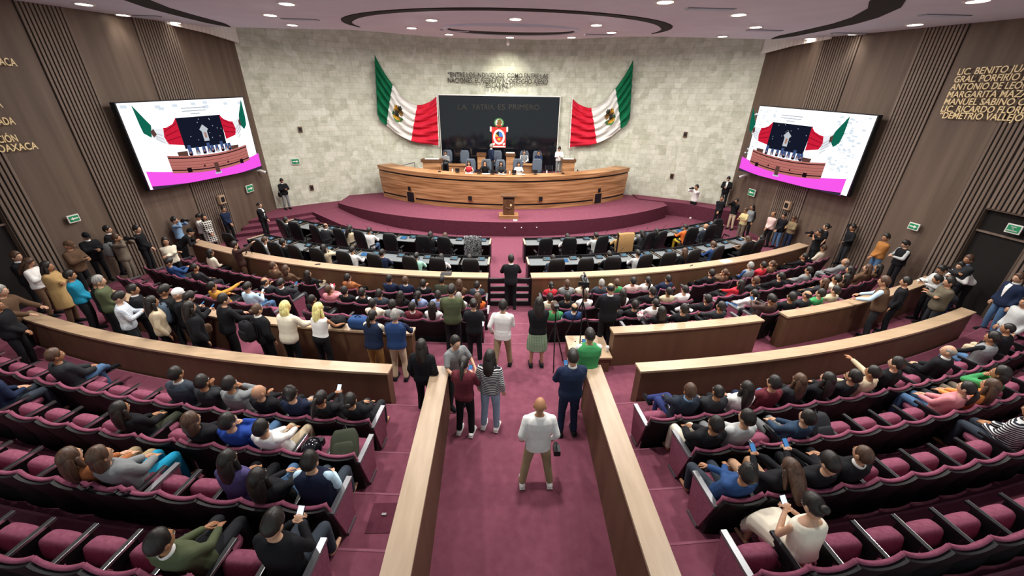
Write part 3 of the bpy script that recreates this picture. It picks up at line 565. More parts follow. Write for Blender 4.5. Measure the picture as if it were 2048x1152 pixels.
# ================================================================== WALL FITTINGS
def sign(p, wall, label, right, w=.32, h=.22, words=None):
    a, c = wall; d = np.array([c[0]-a[0], c[1]-a[1]]); d = d/np.linalg.norm(d); yaw = math.atan2(d[1], d[0]); s = -1 if a[0] < 0 else 1
    t = empty('exit_sign', tuple(p), yaw if a[0] < 0 else yaw+PI)
    b = MB(); b.box((-w/2, -.0, -h/2), (w/2, .03, h/2), MT['white']); b.build('backing', t); f = 1
    b = MB(); b.box((-w/2+.03, -.012, -h/2+.03), (w/2-.03, 0, h/2-.03), MT['green']); g = b.build('green_face', t)
    b = MB()
    if words:
        for k, wd in enumerate(words):
            me = text_mesh(wd, .036, MT['white'], .003, 'CENTER', .001); o = bpy.data.objects.new('lettering', me); COL.objects.link(o); o.parent = g; o.rotation_euler = (PI/2, 0, 0); o.location = (0, -.02, h*.16-k*.05)
    else:
        r = (1 if right else -1); b2 = [(x*w*1.7, z*w*1.7) for x, z in ((-.2*r, -.03), (.05*r, -.03), (.05*r, -.09), (.2*r, 0), (.05*r, .09), (.05*r, .03), (-.2*r, .03))]
        if r < 0: b2 = b2[::-1]
        shape(b, b2, -.02, -.012, MT['white']); b.build('arrow', g)
    return tag(t, label, 'exit sign', 'green exit signs')
W1, W2 = WLp(.12), WRp(.12)
sign(on_plane(500, 377, *W1), W1, 'green exit sign under the left screen, beside the stone corner', True, .5, .34)
sign(on_plane(148, 437, *W1), W1, 'green exit sign with arrow near the left doorway', False)
sign(on_plane(1503, 385, *W2), W2, 'green exit sign under the right screen, beside the stone corner', False, .5, .34)
sign(on_plane(1827, 453, *W2), W2, 'green exit sign with arrow near the right doorway', True)
sign(on_plane(2027, 458, *WRp(.05)), WRp(.05), 'green emergency exit sign hanging in front of the right doorway', True, .32, .24, ['SALIDA', 'DE', 'EMERGENCIA'])
p = on_stone(591, 323, 19.3); tg = ((p[0]-1, p[1]-.6), (p[0]+1, p[1]+.6)); sg = sign(p, tg, 'green exit sign on the left stone wall', True, .42, .3)
def wallbox(p, name, label, cat, mat, w, h, d, yaw, part=None):
    t = empty(name, tuple(p), yaw); b = MB(); b.box((-w/2, -d, -h/2), (w/2, 0, h/2), mat); b.build('body', t)
    b = MB(); b.box((-w*.3, -d-.015, -h*.3), (w*.3, -d, h*.3), MT['dark'] if mat is not MT['dark'] else MT['metal']); b.build(part or 'face', t); return tag(t, label, cat)
for (px, py), lab in (((600, 259), 'small red alarm box on the left stone wall'), ((1371, 269), 'small dark alarm box high on the right stone wall'), ((1344, 352), 'small brown outlet box low on the right stone wall'), ((623, 375), 'small brown outlet box low on the left stone wall')):
    p = on_stone(px, py, 19.4); wallbox(p, 'wall_box', lab, 'wall box', MT['brown'], .2, .28, .08, -math.atan2(p[0], p[1]-6.6))
for pt, w, s in (((440, 399), WLp(.07), -1), ((1578, 411), WRp(.07), 1)):
    p = on_plane(*pt, *w); wallbox(p, 'wall_speaker', 'square tan wall speaker on the %s slatted panel' % ('left' if s < 0 else 'right'), 'speaker', MT['oak'], .36, .36, .12, PI/2*(1 if s < 0 else -1), 'grille')
for pt, w, s in (((519, 341), WLp(.1), -1), ((1490, 351), WRp(.1), 1)):
    p = on_plane(*pt, *w); t = empty('security_camera', tuple(p), PI/2*(1 if s < 0 else -1)); b = MB(); b.tube([(0, -.02, 0), (0, -.25, -.08)], [.06, .07], MT['white'], 10); b.build('housing', t); b = MB(); b.box((-.05, -.05, -.04), (.05, .1, .04), MT['white']); b.build('bracket', t); b = MB(); b.ball((0, -.31, -.1), .04, MT['dark'], 8, 5); b.build('lens', t)
    tag(t, 'small white camera under the %s video screen' % ('left' if s < 0 else 'right'), 'camera')
# handrail and extinguisher on the dais
a, c = on_y(791, 334, 23.6), on_y(829, 325, 24.4); t = empty('handrail', (a[0], a[1], 1.3)); o_ = np.array([a[0], a[1], 1.3]); b = MB(); b.tube([np.array(a)-o_+(0, 0, -.3), np.array(a)-o_, np.array(c)-o_], [.025]*3, MT['metal'], 6); b.build('rail', t); b = MB(); b.tube([np.array(c)-o_, np.array(c)-o_+(0, 0, -.9)], [.02]*2, MT['metal'], 6); b.build('post', t); tag(t, 'short metal handrail by the left end of the dais', 'handrail')
p = on_y(1154.5, 347, 23.2); t = empty('fire_extinguisher', (p[0], 23.2, 1.75)); b = MB(); b.tube([(0, 0, .06), (0, 0, .5)], [.085, .085], MT['red'], 12); b.build('cylinder', t); b = MB(); b.tube([(0, 0, .56), (0, 0, .66)], [.03, .025], MT['dark'], 8); b.box((-.02, -.12, .64), (.02, .04, .67), MT['dark']); b.build('valve', t); b = MB(); b.tube([(.03, 0, .62), (.13, 0, .5), (.11, 0, .2)], [.014]*3, MT['dark'], 6); b.build('hose', t); tag(t, 'red fire extinguisher at the right end of the dais', 'extinguisher')
# items on the long desk
def ondesk(px, off=.55): u = ang2u(px); p = dk(u, off); return p
def ang2u(px):
    best = min(np.linspace(-1, 1, 401), key=lambda u: abs(projx(np.array([*dk(u, .55), 2.36]))-px)); return best
def projx(P): q = P-CAM; return 1024+FPX*(q@RIGHT)/(q@_f)
for i, px in enumerate((917, 958, 986, 1028, 1069)):
    p = ondesk(px, .45); t = empty('desk_monitor', (p[0], p[1], 2.475)); b = MB(); b.box((-.11, -.02, .06), (.11, .01, .24), MT['dark']); b.build('display', t); b = MB(); b.box((-.1, -.06, 0), (.1, .1, .02), MT['dark']); b.tube([(0, 0, .02), (0, 0, .08)], [.015, .015], MT['dark'], 6); b.build('foot', t); tag(t, 'small black monitor on the long desk, %s from left' % ORD[i], 'monitor', 'monitors on the long desk')
for i, px in enumerate((883, 1122)):
    p = ondesk(px, .35); t = empty('desk_microphone', (p[0], p[1], 2.475)); b = MB(); b.box((-.07, -.07, 0), (.07, .07, .05), MT['dark']); b.build('base', t); b = MB(); b.tube([(0, 0, .05), (0, .02, .2), (0, .08, .28)], [.008]*3, MT['dark'], 6); b.build('neck', t); tag(t, 'black microphone on the long desk, %s end' % ('left' if i == 0 else 'right'), 'microphone')
for i, (px, off) in enumerate(((905, .6), (1019, .5), (1094, .6))):
    p = ondesk(px, off); t = empty('water_bottle', (p[0], p[1], 2.475)); b = MB(); b.tube([(0, 0, .02), (0, 0, .13), (0, 0, .17)], [.032, .032, .018], MT['white'], 8); b.build('bottle_body', t); b = MB(); b.tube([(0, 0, .185), (0, 0, .2)], [.016, .016], MT['lcd2'] if 0 else MT['metal'], 8); b.build('cap', t); tag(t, 'clear water bottle on the long desk, %s from left' % ORD[i], 'bottle', 'bottles on the long desk')
for i, px in enumerate((940, 972, 1004, 1042)):
    p = ondesk(px, .5); b = MB(); 
    for k in range(3): r = random.uniform(-.4, .4); b.box((-.2, -.13, .004*k), (.2, .13, .004*k+.004), MT['paper'], Matrix.Rotation(r, 3, 'Z'))
    tag(b.build('paper_sheets', None, False, (p[0], p[1], 2.478)), 'white papers before the %s seated person at the long desk' % ORD[i], 'papers', 'papers on the long desk')
# ================================================================== OFFICE CHAIRS, DEPUTIES' DESKS, THEATRE SEATS
def rbox(b, c, s, mat, rx=0.0, r=.3, n=16, k=5):       # rounded cushion: super-ellipse loft along local z
    R = Matrix.Rotation(rx, 3, 'X'); rings = []
    for t_ in np.linspace(-1, 1, k*2+1):
        q = (1-abs(t_)**5)**.35 if abs(t_) < 1 else .55
        q = max(q, .72); ring = []
        for i in range(n):
            a = 2*PI*i/n; ca, sa = math.cos(a), math.sin(a); e = .5
            x = math.copysign(abs(ca)**e, ca)*s[0]/2*q; y = math.copysign(abs(sa)**e, sa)*s[1]/2*q
            ring.append(tuple(Vector(R@Vector((x, y, t_*s[2]/2)))+Vector(c)))
        rings.append(ring)
    b.loft(rings, mat)
def office_chair(mat, name='office_chair', tall=1.40):
    t = empty(name); b = MB(); rbox(b, (0, .0, .47), (.52, .5, .1), mat); b.build('seat', t, True)
    b = MB(); rbox(b, (0, -.29, .47+(tall-.5)/2), (.57, .11, tall-.52), mat, math.radians(9)); o = b.build('backrest', t, True)
    b = MB(); rbox(b, (0, -.33, tall-.16), (.46, .1, .2), mat, math.radians(9)); b.build('head_cushion', o, True)
    for s in (-1, 1):
        b = MB(); b.tube([(s*.28, -.18, .48), (s*.30, -.12, .67), (s*.30, .16, .68)], [.022]*3, MT['dark'], 6); b.box((s*.30-.035, -.14, .68), (s*.30+.035, .18, .71), MT['dark']); b.build('armrest', t)
    b = MB(); b.tube([(0, 0, .1), (0, 0, .43)], [.03, .035], MT['dark'], 8); b.build('column', t)
    b = MB(); [b.tube([(0, 0, .11), (.3*math.cos(a), .3*math.sin(a), .05)], [.03, .02], MT['dark'], 6) for a in np.arange(5)*2*PI/5+.3]; b.build('star_base', t)
    return t
# dais chairs
MT['trim'] = plain('pale wood edging', '#b9a48a', .5)
oc_g = office_chair(MT['greyleather'], tall=1.33)
def put_chair(src, first, x, y, z, rz, label, group):
    o = src if not first else copy_tree(src); o.location = (x, y, z); o.rotation_euler = (0, 0, rz); return tag(o, label, 'chair', group)
k = 0
for px, py, row, lab in ((895, 300, 2, 'leftmost in the rear row'), (929, 301, 2, 'second from left in the rear row'), (995, 299, 2, 'below the coat of arms'), (1048, 300, 2, 'second from right in the rear row'), (1074, 301, 2, 'rightmost in the rear row'),
                         (941, 318, 1, 'behind the person in red'), (973, 319, 1, 'behind the second person from left'), (1001, 320, 1, 'behind the third person from left'), (1036, 318, 1, 'behind the person in white'), (1075, 318, 1, 'empty, at the right of the front row')):
    z = 1.95 if row == 2 else 1.75; p = on_z(px, py, z+1.27); put_chair(oc_g, k, p[0], min(p[1], 24.95)-.28, z, PI, 'slate grey high-back chair on the dais, '+lab, 'dais chairs'); k += 1
p = on_y(1099, 333, 23.2); t = empty('folding_chair', (p[0], 23.2, 1.75), PI); b = MB(); b.box((-.2, -.2, .43), (.2, .2, .46), MT['dark']); b.build('seat', t); b = MB(); b.box((-.2, -.25, .6), (.2, -.22, .85), MT['dark']); b.build('backrest', t)
for s in (-1, 1):
    b = MB(); b.tube([(s*.21, -.26, .86), (s*.21, .0, .4), (s*.21, .24, .01)], [.013]*3, MT['dark'], 6); b.build('leg', t); b = MB(); b.tube([(s*.19, .18, .44), (s*.19, -.24, .01)], [.013]*2, MT['dark'], 6); b.build('leg', t)
tag(t, 'black folding chair beside the standing white shirt on the dais', 'chair')
# deputies' desks: two curved rows on each side of the aisle
def desk_bay(r0, r1, a0, a1, label, group):
    am = (a0+a1)/2; t = empty('deputy_desk', (*pol((r0+r1)/2, am), 0)); org = np.array([*pol((r0+r1)/2, am), 0])
    def prt(nm, f):
        b = MB(); f(b); b.v = [tuple(np.array(p)-org) for p in b.v]; return b.build(nm, t)
    prt('desk_top', lambda b: b.sector(r0+.03, r1, a0, a1, .74, .765, MT['desk'], n=2)); prt('modesty_panel', lambda b: b.sector(r0, r0+.03, a0, a1, .02, .86, MT['dark'], n=2))
    for q in (a0, a1):
        e = .06/r0*57.3; prt('partition', lambda b: (b.sector(r0, r1+.05, q-e/2, q+e/2, .02, .80, MT['dark'], n=1), b.sector(r0, r1+.05, q-e/2, q+e/2, .80, .825, MT['trim'], n=1)))
    return tag(t, label, 'desk', group)
def console_proto():
    t = empty('desk_console'); b = MB(); b.prism([(-.13, -.09), (.13, -.09), (.13, .09), (-.13, .09)], 0, [.03, .03, .09, .09], MT['dark']); o = b.build('body', t)
    b = MB(); b.add([(-.06, -.06, .042), (.11, -.06, .042), (.11, .05, .079), (-.06, .05, .079)], [(0, 1, 2, 3)], MT['lcd']); b.build('display', o); b = MB(); b.tube([(-.1, .05, .06), (-.1, .06, .2), (-.1, -.03, .32)], [.006]*3, MT['dark'], 5); b.tube([(-.1, -.03, .32), (-.1, -.06, .35)], [.012, .012], MT['dark'], 6); b.build('microphone', t); return t
def tablet_proto():
    t = empty('tablet'); b = MB(); b.box((-.13, -.1, .0), (.13, .1, .015), MT['dark']); o = b.build('case', t); b = MB(); b.box((-.118, -.09, .015), (.118, .09, .018), MT['lcd2']); b.build('display', o); return t
cp, tp = console_proto(), tablet_proto(); nc = nt_ = 0
TAB = {('A', -1): (3, 6), ('A', 1): (4, 7, 8), ('B', -1): (2, 4), ('B', 1): (1, 3, 4, 6)}
for row, r0, r1, a_s, st, nb in (('A', 19.68, 20.34, 2.0, 2.86, 10), ('B', 21.78, 22.45, 1.82, 2.6, 10)):
    for s in (-1, 1):
        rn = 'stage-side' if row == 'A' else 'barrier-side'; sn = 'left' if s < 0 else 'right'
        for i in range(nb):
            a0, a1 = s*(a_s+st*i), s*(a_s+st*(i+1)); lab = '%s of aisle, %s row, %s from the aisle' % (sn, rn, ORD[i])
            desk_bay(r0, r1, min(a0, a1), max(a0, a1), 'black deputies\' desk bay '+lab, 'deputies\' desks')
            am = (a0+a1)/2; c = cp if nc == 0 else copy_tree(cp); nc += 1; p = pol(r0+.2, am+.55); c.location = (*p, .766); c.rotation_euler = (0, 0, facing(am)); tag(c, 'black desk console with pale blue display, '+lab, 'console', 'desk consoles')
            if i in TAB[(row, s)]:
                c = tp if nt_ == 0 else copy_tree(tp); nt_ += 1; p = pol(r0+.36, am-.4); c.location = (*p, .79); c.rotation_euler = (math.radians(18), 0, facing(am)); tag(c, 'tablet with bright blue display on desk '+lab, 'tablet', 'tablets on the desks')
oc_b = office_chair(MT['leather']); oc_b.name = 'office_chair'
CH = {'A': (548, 595, 635, 686, 731, 783, 844, 891, 947, 1089, 1141, 1197, 1241, 1294, 1318, 1378, 1425), 'B': (480, 518, 545, 599, 642, 693, 755, 825, 876, 942, 1110, 1167, 1226, 1286, 1337, 1382, 1436, 1487, 1513)}
PY = {'A': {548: 451, 595: 449, 635: 457, 686: 462, 731: 465, 783: 472, 844: 480, 891: 481, 947: 480, 1089: 483, 1141: 482, 1197: 476, 1241: 471, 1294: 471, 1318: 470, 1378: 459, 1425: 457}, 'B': {480: 468, 518: 486, 545: 494, 599: 496, 642: 501, 693: 508, 755: 514, 825: 520, 876: 524, 942: 521, 1110: 522, 1167: 519, 1226: 518, 1286: 515, 1337: 512, 1382: 505, 1436: 502, 1487: 488, 1513: 489}}
CHAIRS = {'A': [], 'B': []}; kc = 0
for row in 'AB':
    R0 = 20.86 if row == 'A' else 23.0; cnt = {-1: 0, 1: 0}
    lst = sorted(((x, ang(on_z(x, PY[row][x], 1.18))) for x in CH[row]), key=lambda q: abs(q[1])); last = {-1: -9, 1: -9}
    for x, a in lst:
        s = -1 if a < 0 else 1; a = s*max(abs(a), last[s]+1.55); last[s] = abs(a); p = pol(R0, a); rot = facing(a)+math.radians(random.uniform(-14, 14))
        lab = 'black high-back office chair, %s of aisle, %s desk row, %s from the aisle' % ('left' if s < 0 else 'right', 'stage-side' if row == 'A' else 'barrier-side', ORD[cnt[s]])
        put_chair(oc_b, kc, p[0], p[1], 0, rot, lab, 'deputies\' chairs'); kc += 1; CHAIRS[row].append((a, cnt[s])); cnt[s] += 1
p = on_z(1444, 462, .9); o = copy_tree(oc_b); o.location = (p[0], p[1], 0); o.rotation_euler = (0, 0, math.radians(195)); tag(o, 'empty black high-back chair facing the audience, right end of desks', 'chair', 'deputies\' chairs')
def drape(a, R, mat, label, name, cat):
    p = pol(R, a); t = empty(name, (*p, 0), facing(a)); b = MB(); n = 14; vs = []; fs = []
    prof = [(-.22, .8), (-.25, 1.02), (-.27, 1.4), (-.35, 1.44), (-.42, 1.38), (-.42, .95), (-.43, .6), (-.42, .38)]
    for j, (y, z) in enumerate(prof):
        for i in range(n+1): x = -.33+.66*i/n; f = .018*math.sin(i*1.9)*(j/7); vs.append((x, y-f, z-.02*abs(x)*3))
    m = len(vs)
    for j in range(len(prof)-1):
        for i in range(n): q = j*(n+1)+i; fs.append((q, q+1, q+n+2, q+n+1))
    b.add(vs+[(x, y+.015 if z < 1.2 and y < -.38 else y, z-.015) for x, y, z in vs], fs+[tuple(m+k for k in f[::-1]) for f in fs], mat); b.build('cloth', t, True); return tag(t, label, cat)
MT['hound'] = noise_mat('black and white checked wool', '#1c1c20', '#8d8d90', (1, 1, 1), .9, .1, 0, 0, nscale=22); MT['tancloth'] = plain('tan wool', '#a98355', .9)
drape(min((c[0] for c in CHAIRS['A'] if c[0] < 0), key=abs), 20.86, MT['hound'], 'black and white checked jacket hung over the chair left of aisle', 'hung_jacket', 'jacket')
drape(ang(on_z(1241, 471, 1.18)), 20.86, MT['tancloth'], 'tan coat hung over a chair in the right stage-side desk row', 'hung_coat', 'coat')
# --- gate in the front barrier
t = empty('gate', (0, 11.0, 0)); xs = (-.66, .66)
for x in xs: b = MB(); b.box((x-.05, -.04, .03), (x+.05, .04, .98), MT['dark']); b.build('stile', t)
for z in (.08, .35, .6, .88): b = MB(); b.box((-.62, -.035, z-.075), (.62, .035, z+.085), MT['dark']); b.build('rail', t)
b = MB(); b.box((-.16, -.03, .05), (.16, .03, .95), MT['dark']); b.build('centre_panel', t); tag(t, 'dark slatted gate closing the gap between the front barriers', 'gate')
# --- camera plinth
t = empty('camera_plinth', (1.68, 7.2, .6)); b = MB(); b.box((-.42, -.4, 0), (.42, .42, .37), MT['brown']); b.build('body', t); b = MB(); b.box((-.45, -.43, .37), (.45, .45, .41), MT['oak']); o = b.build('top', t); b = MB()
for x in (-.25, -.1, .05): [b.tube([(x, y, .405), (x, y, .414)], [.018, .018], MT['dark'], 6) for y in (-.2, .0, .2)]
b.build('cable_hole', o); tag(t, 'low wooden plinth with cable holes beside the central steps', 'plinth')
# --- theatre seats
SH = MB(); n = 12
def back_sheet(b, off, th, zt, mat, w=.51, z0=.36):
    vs = []; fs = []; rows = 6
    for side in (0, 1):
        for j in range(rows+1):
            w_ = j/rows
            for i in range(n+1):
                u = -1+2*i/n; z = z0+(zt-z0)*w_-.035*(1-u*u)*w_**3+.012*abs(u)**3*w_; y = -.31+.13*min(1, max(0, (.80-z)/.48))-.03*(1-u*u)+off+(th if side else 0); x = u*w/2*(1-.04*w_*0); vs.append((x, y, z))
    N = (n+1)*(rows+1)
    for j in range(rows):
        for i in range(n): q = j*(n+1)+i; fs.append((q, q+1, q+n+2, q+n+1)[::-1] if 0 else (q+n+1, q+n+2, q+1, q)[::-1]); fs.append((N+q+n+1, N+q+n+2, N+q+1, N+q))
    rim = [i for i in range(n+1)]+[j*(n+1)+n for j in range(1, rows+1)]+[rows*(n+1)+i for i in range(n-1, -1, -1)]+[j*(n+1) for j in range(rows-1, 0, -1)]
    for k in range(len(rim)): a, c = rim[k], rim[(k+1) % len(rim)]; fs.append((a, c, N+c, N+a)[::-1])
    b.add(vs, fs, mat)
def seat_meshes():
    D = {}
    b = MB(); back_sheet(b, -.045, .04, .805, MT['shell'], .52, .05); D['back_shell'] = b.data('back_shell', False)
    b = MB(); back_sheet(b, -.005, .045, .83, MT['velvet'], .50, .40); D['back_cushion'] = b.data('back_cushion', True)
    b = MB(); rbox(b, (0, .005, .455), (.45, .18, .28), MT['velvet'], math.radians(-10)); D['up'] = b.data('seat_cushion', True)
    b = MB(); rbox(b, (0, .10, .41), (.46, .46, .11), MT['velvet']); D['down'] = b.data('seat_cushion', True)
    b = MB(); b.box((.24, -.24, .60), (.285, .17, .63), MT['dark']); b.box((.285, -.24, .60), (.292, .17, .632), MT['chrome']); D['armrest'] = b.data('armrest')  # thin bright strip imitates the lit edge of the armrest
    b = MB(); b.box((.25, -.16, .05), (.27, .1, .60), MT['shell']); D['arm_panel'] = b.data('arm_panel')
    b = MB(); b.box((-.292, -.27, .60), (-.225, .22, .64), MT['metal']); D['end_armL'] = b.data('armrest'); b = MB(); b.box((.225, -.27, .60), (.292, .22, .64), MT['metal']); D['end_armR'] = b.data('armrest')
    for s, k in ((-1, 'L'), (1, 'R')):
        b = MB(); x0, x1 = sorted((s*.25, s*.285)); poly = [(-.14, .06), (.12, .06), (.2, .595), (-.26, .595)]
        b.add([(x, y, z) for x in (x0, x1) for y, z in poly], [(3, 2, 1, 0), (4, 5, 6, 7), (0, 1, 5, 4), (1, 2, 6, 5), (2, 3, 7, 6), (3, 0, 4, 7)], MT['velvet']); b.box((x0-.01, -.12, 0), (x1+.01, .1, .05), MT['metal']); D['end_panel'+k] = b.data('end_panel')
    return D
SM = seat_meshes()
def seat(p, a, up, end, label, group):
    t = empty('theatre_seat', (p[0], p[1], p[2]), facing(a)); L = [('back_shell', 'back_shell'), ('back_cushion', 'back_cushion'), ('seat_cushion', 'up' if up else 'down')]
    L += [('armrest', 'end_armR'), ('end_panel', 'end_panelR')] if end == 'R' else [('armrest', 'armrest'), ('arm_panel', 'arm_panel')]
    if end == 'L': L += [('armrest', 'end_armL'), ('end_panel', 'end_panelL')]
    for nm, k in L: o = bpy.data.objects.new(nm, SM[k]); COL.objects.link(o); o.parent = t
    return tag(t, label, 'seat', group)
BL = {'L1': [('c', -1, 1.75, 11.9), ('c', 1, 1.75, 11.9), ('w', -1, 13.6, 29.3), ('w', 1, 13.7, 29.3)], 'L2': [('c', -1, 1.5, 11.5), ('c', 1, 1.55, 11.5), ('w', -1, 13.3, 27.2), ('w', 1, 13.3, 27.2)], 'L3': [('c', -1, 1.7, 11.4), ('c', 1, 1.6, 11.4), ('w', -1, 13.0, 25), ('w', 1, 13.0, 25)], 'L4': [('c', 1, 5.6, 11.4), ('w', 1, 12.6, 19)],
      'U0': [('u', -1, 4.2, 21.5), ('u', 1, 4.0, 23.2)], 'U1': [('u', -1, 4.15, 18), ('u', 1, 3.95, 20)], 'U2': [('u', -1, 4.0, 7.55), ('v', -1, 8.15, 14), ('u', 1, 3.85, 16.5)], 'U3': [('u', -1, 3.75, 11), ('u', 1, 3.75, 13)]}
def place_name(row, blk, s):
    sd = 'left' if s < 0 else 'right'; rn = ORD[int(row[1])-1] if row[0] == 'L' else ORD[int(row[1])]
    return {'c': 'lower %s centre' % sd, 'w': 'lower %s wing' % sd, 'u': 'upper %s side' % sd, 'v': 'upper left end'}[blk]+', '+rn+' row'
SEATED = {}
def fill_seats(people):
    for row, blocks in BL.items():
        z, Rb = LR[row]; sp_ = math.degrees(.525/Rb); Rh = Rb-.30
        for blk, s, a0, a1 in blocks:
            P = [(abs(a), i) for r, a, i in people if r == row and a*s > 0 and a0-1.2 <= abs(a) <= a1+1.4 and i not in SEATED]
            P.sort(); pos = []; prev = a0-.5*sp_ ; prev_ok = False
            for a, i in P:
                m = int(round((a-prev)/sp_))-1 if True else 0
                a = max(a, prev+sp_*.93); m = max(0, int(round((a-prev)/sp_))-1)
                for k in range(m): pos.append((prev+(a-prev)*(k+1)/(m+1), None))
                pos.append((a, i)); prev = a
            while prev+sp_ < a1: prev += sp_; pos.append((prev, None))
            for k, (a, i) in enumerate(pos):
                p = pol(Rh, s*a); inner = 'L' if s > 0 else 'R'; outer = 'R' if s > 0 else 'L'; end = inner if k == 0 else (outer if k == len(pos)-1 else None)
                pn = '%s, %s from aisle' % (place_name(row, blk, s), ORD[k]); seat((p[0], p[1], z), s*a, i is None, end, 'burgundy theatre seat with black back, '+pn, 'theatre seats')
                if i is not None: SEATED[i] = (s*a, pn)
# ================================================================== PEOPLE
CLR = {'black': ('#17171b', 'black'), 'char': ('#2b2c30', 'charcoal'), 'slate': ('#353c46', 'slate grey'), 'slated': ('#232a36', 'dark slate'), 'navy': ('#1d2740', 'navy'), 'navyd': ('#1a2136', 'dark navy'), 'navyb': ('#2c3566', 'navy blue'), 'blue': ('#2a4674', 'blue'), 'blued': ('#243a63', 'dark blue'), 'royal': ('#23418f', 'royal blue'), 'sky': ('#b4cfe2', 'pale blue'), 'lblue': ('#7f9fc0', 'light blue'), 'periw': ('#8493b8', 'periwinkle blue'), 'teal': ('#1f7f9e', 'bright teal'), 'cyan': ('#1d8fb5', 'turquoise'), 'steel': ('#4c5a6a', 'steel blue'),
       'white': ('#e4e2df', 'white'), 'ivory': ('#e6ddcb', 'ivory'), 'cream': ('#d8cfbb', 'cream'), 'beige': ('#bfae93', 'beige'), 'lgrey': ('#b3b5b5', 'pale grey'), 'grey': ('#7b7e80', 'grey'), 'taupe': ('#6c6155', 'taupe'), 'tan': ('#a98a5c', 'tan'), 'tand': ('#7f6f55', 'dull tan'), 'tandk': ('#5d5547', 'grey brown'), 'khaki': ('#9a876a', 'khaki'), 'khakil': ('#b5a98c', 'light khaki'), 'brown': ('#5a4434', 'brown'), 'leather': ('#3c2a26', 'brown leather'), 'rust': ('#9a5f3a', 'rust orange'), 'ochre': ('#a06a38', 'ochre'), 'mustard': ('#c08a3e', 'mustard'), 'straw': ('#c2b382', 'straw coloured'), 'olive': ('#50573f', 'olive green'), 'olived': ('#34382d', 'dark olive'),
       'green': ('#3d8a54', 'green'), 'mint': ('#9fd3bd', 'mint'), 'greenp': ('#6d8768', 'green patterned'), 'red': ('#c02f3c', 'red'), 'maroon': ('#5f2630', 'maroon'), 'pink': ('#c9848a', 'pink'), 'blush': ('#d3b6b0', 'pale pink'), 'purple': ('#4c4370', 'purple'), 'orange': ('#d0662f', 'orange'), 'orangew': ('#d98a4c', 'orange'), 'yellow': ('#c9b13c', 'yellow'), 'pdenim': ('#8a9db3', 'pale denim'), 'must': ('#94703f', 'mustard brown'), 'denim': ('#4d6b8e', 'blue denim'), 'denimd': ('#2b3d52', 'dark denim'), 'skin': ('#c39a7c', 'bare'), 'plaid': ('#8a8784', 'checked'), 'plaidw': ('#c3c9d2', 'pale checked'), 'stripe': ('#2a2c36', 'striped')}
HCL = {'K': ('#15110f', 'black'), 'B': ('#3a281d', 'brown'), 'G': ('#6f6c69', 'grey'), 'Y': ('#c9a66b', 'blond'), 'W': ('#d8d4cc', 'white')}
HST = {'s': 'short %s hair', 'z': 'cropped %s hair', 'f': 'thinning %s hair', 'l': 'long %s hair', 'p': '%s ponytail', 'n': '%s hair bun', 'o': 'bobbed %s hair', 'c': 'curly %s hair', 'k': '%s cap'}
TNM = {'j': 'jacket', 's': 'sweater', 't': 'tee_shirt', 'n': 'sleeveless_top', 'v': 'waistcoat', 'd': 'coat'}
_MC = {}
def fabric(c):
    if c in _MC: return _MC[c]
    h = CLR[c][0]
    if c in ('stripe', 'plaid', 'plaidw', 'greenp'):
        m, nt, b = newmat('cloth '+c, .85, .2); tc = nn(nt, 'ShaderNodeTexCoord'); w = nn(nt, 'ShaderNodeTexWave', bands_direction='Z'); w.inputs['Scale'].default_value = {'stripe': 9, 'plaid': 4, 'plaidw': 8, 'greenp': 9}[c]
        cr = nn(nt, 'ShaderNodeValToRGB'); cr.color_ramp.interpolation = 'CONSTANT'; c1, c2 = {'stripe': ('#20222c', '#d5d5d5'), 'plaid': ('#26262a', '#cfcac3'), 'plaidw': ('#b2bccb', '#d6dade'), 'greenp': ('#59745a', '#8b9a83')}[c]
        cr.color_ramp.elements[0].color = (*lin(c1), 1); cr.color_ramp.elements[1].color = (*lin(c2), 1); cr.color_ramp.elements[1].position = .55
        nt.links.new(tc.outputs['Object'], w.inputs[0]); nt.links.new(w.outputs[0], cr.inputs[0])
        if c != 'stripe':
            w2 = nn(nt, 'ShaderNodeTexWave', bands_direction='X'); w2.inputs['Scale'].default_value = w.inputs['Scale'].default_value; nt.links.new(tc.outputs['Object'], w2.inputs[0]); mx = nn(nt, 'ShaderNodeMath', operation='MULTIPLY'); ad = nn(nt, 'ShaderNodeMath', operation='MAXIMUM')
            nt.links.new(w.outputs[0], ad.inputs[0]); nt.links.new(w2.outputs[0], ad.inputs[1]); nt.links.new(ad.outputs[0], cr.inputs[0]); cr.color_ramp.elements[1].position = .72
        nt.links.new(cr.outputs[0], b.inputs['Base Color'])
    else: m = noise_mat('cloth '+c, h, '#'+''.join('%02x' % min(255, int(int(h[i:i+2], 16)*1.06+2)) for i in (1, 3, 5)), (1, 1, 1), .45 if c == 'leather' else .88, .2, .22, 2, nscale=7)
    _MC[c] = m; return m
SKIN = [plain('skin tone '+k, c, .5, .35) for k, c in (('a', '#b98a6c'), ('b', '#a87858'), ('c', '#c89c80'))]
HAIRM = {k: noise_mat('hair '+v[1], v[0], '#'+''.join('%02x' % min(255, int(int(v[0][i:i+2], 16)*1.5+8)) for i in (1, 3, 5)), (40, 40, 4), .45, .5, .3, 2) for k, v in HCL.items()}
EYEW, EYED, LIP = plain('eye white', '#dcd6cf', .3), plain('dark iris', '#1b120d', .2), plain('lip tone', '#93574d', .5)
FRAME = plain('glasses frame', '#17171a', .3)
A3 = lambda *v: np.array(v, float)
def unit(v): return v/np.linalg.norm(v)
def ik(S, T, l1, l2, hint):
    d = T-S; L = min(max(np.linalg.norm(d), .08), l1+l2-.004); dn = unit(d); T = S+dn*L; a = (l1*l1-l2*l2+L*L)/(2*L); h = math.sqrt(max(0, l1*l1-a*a)); hp = hint-dn*(hint@dn); hp = unit(hp); return S+dn*a+hp*h, T
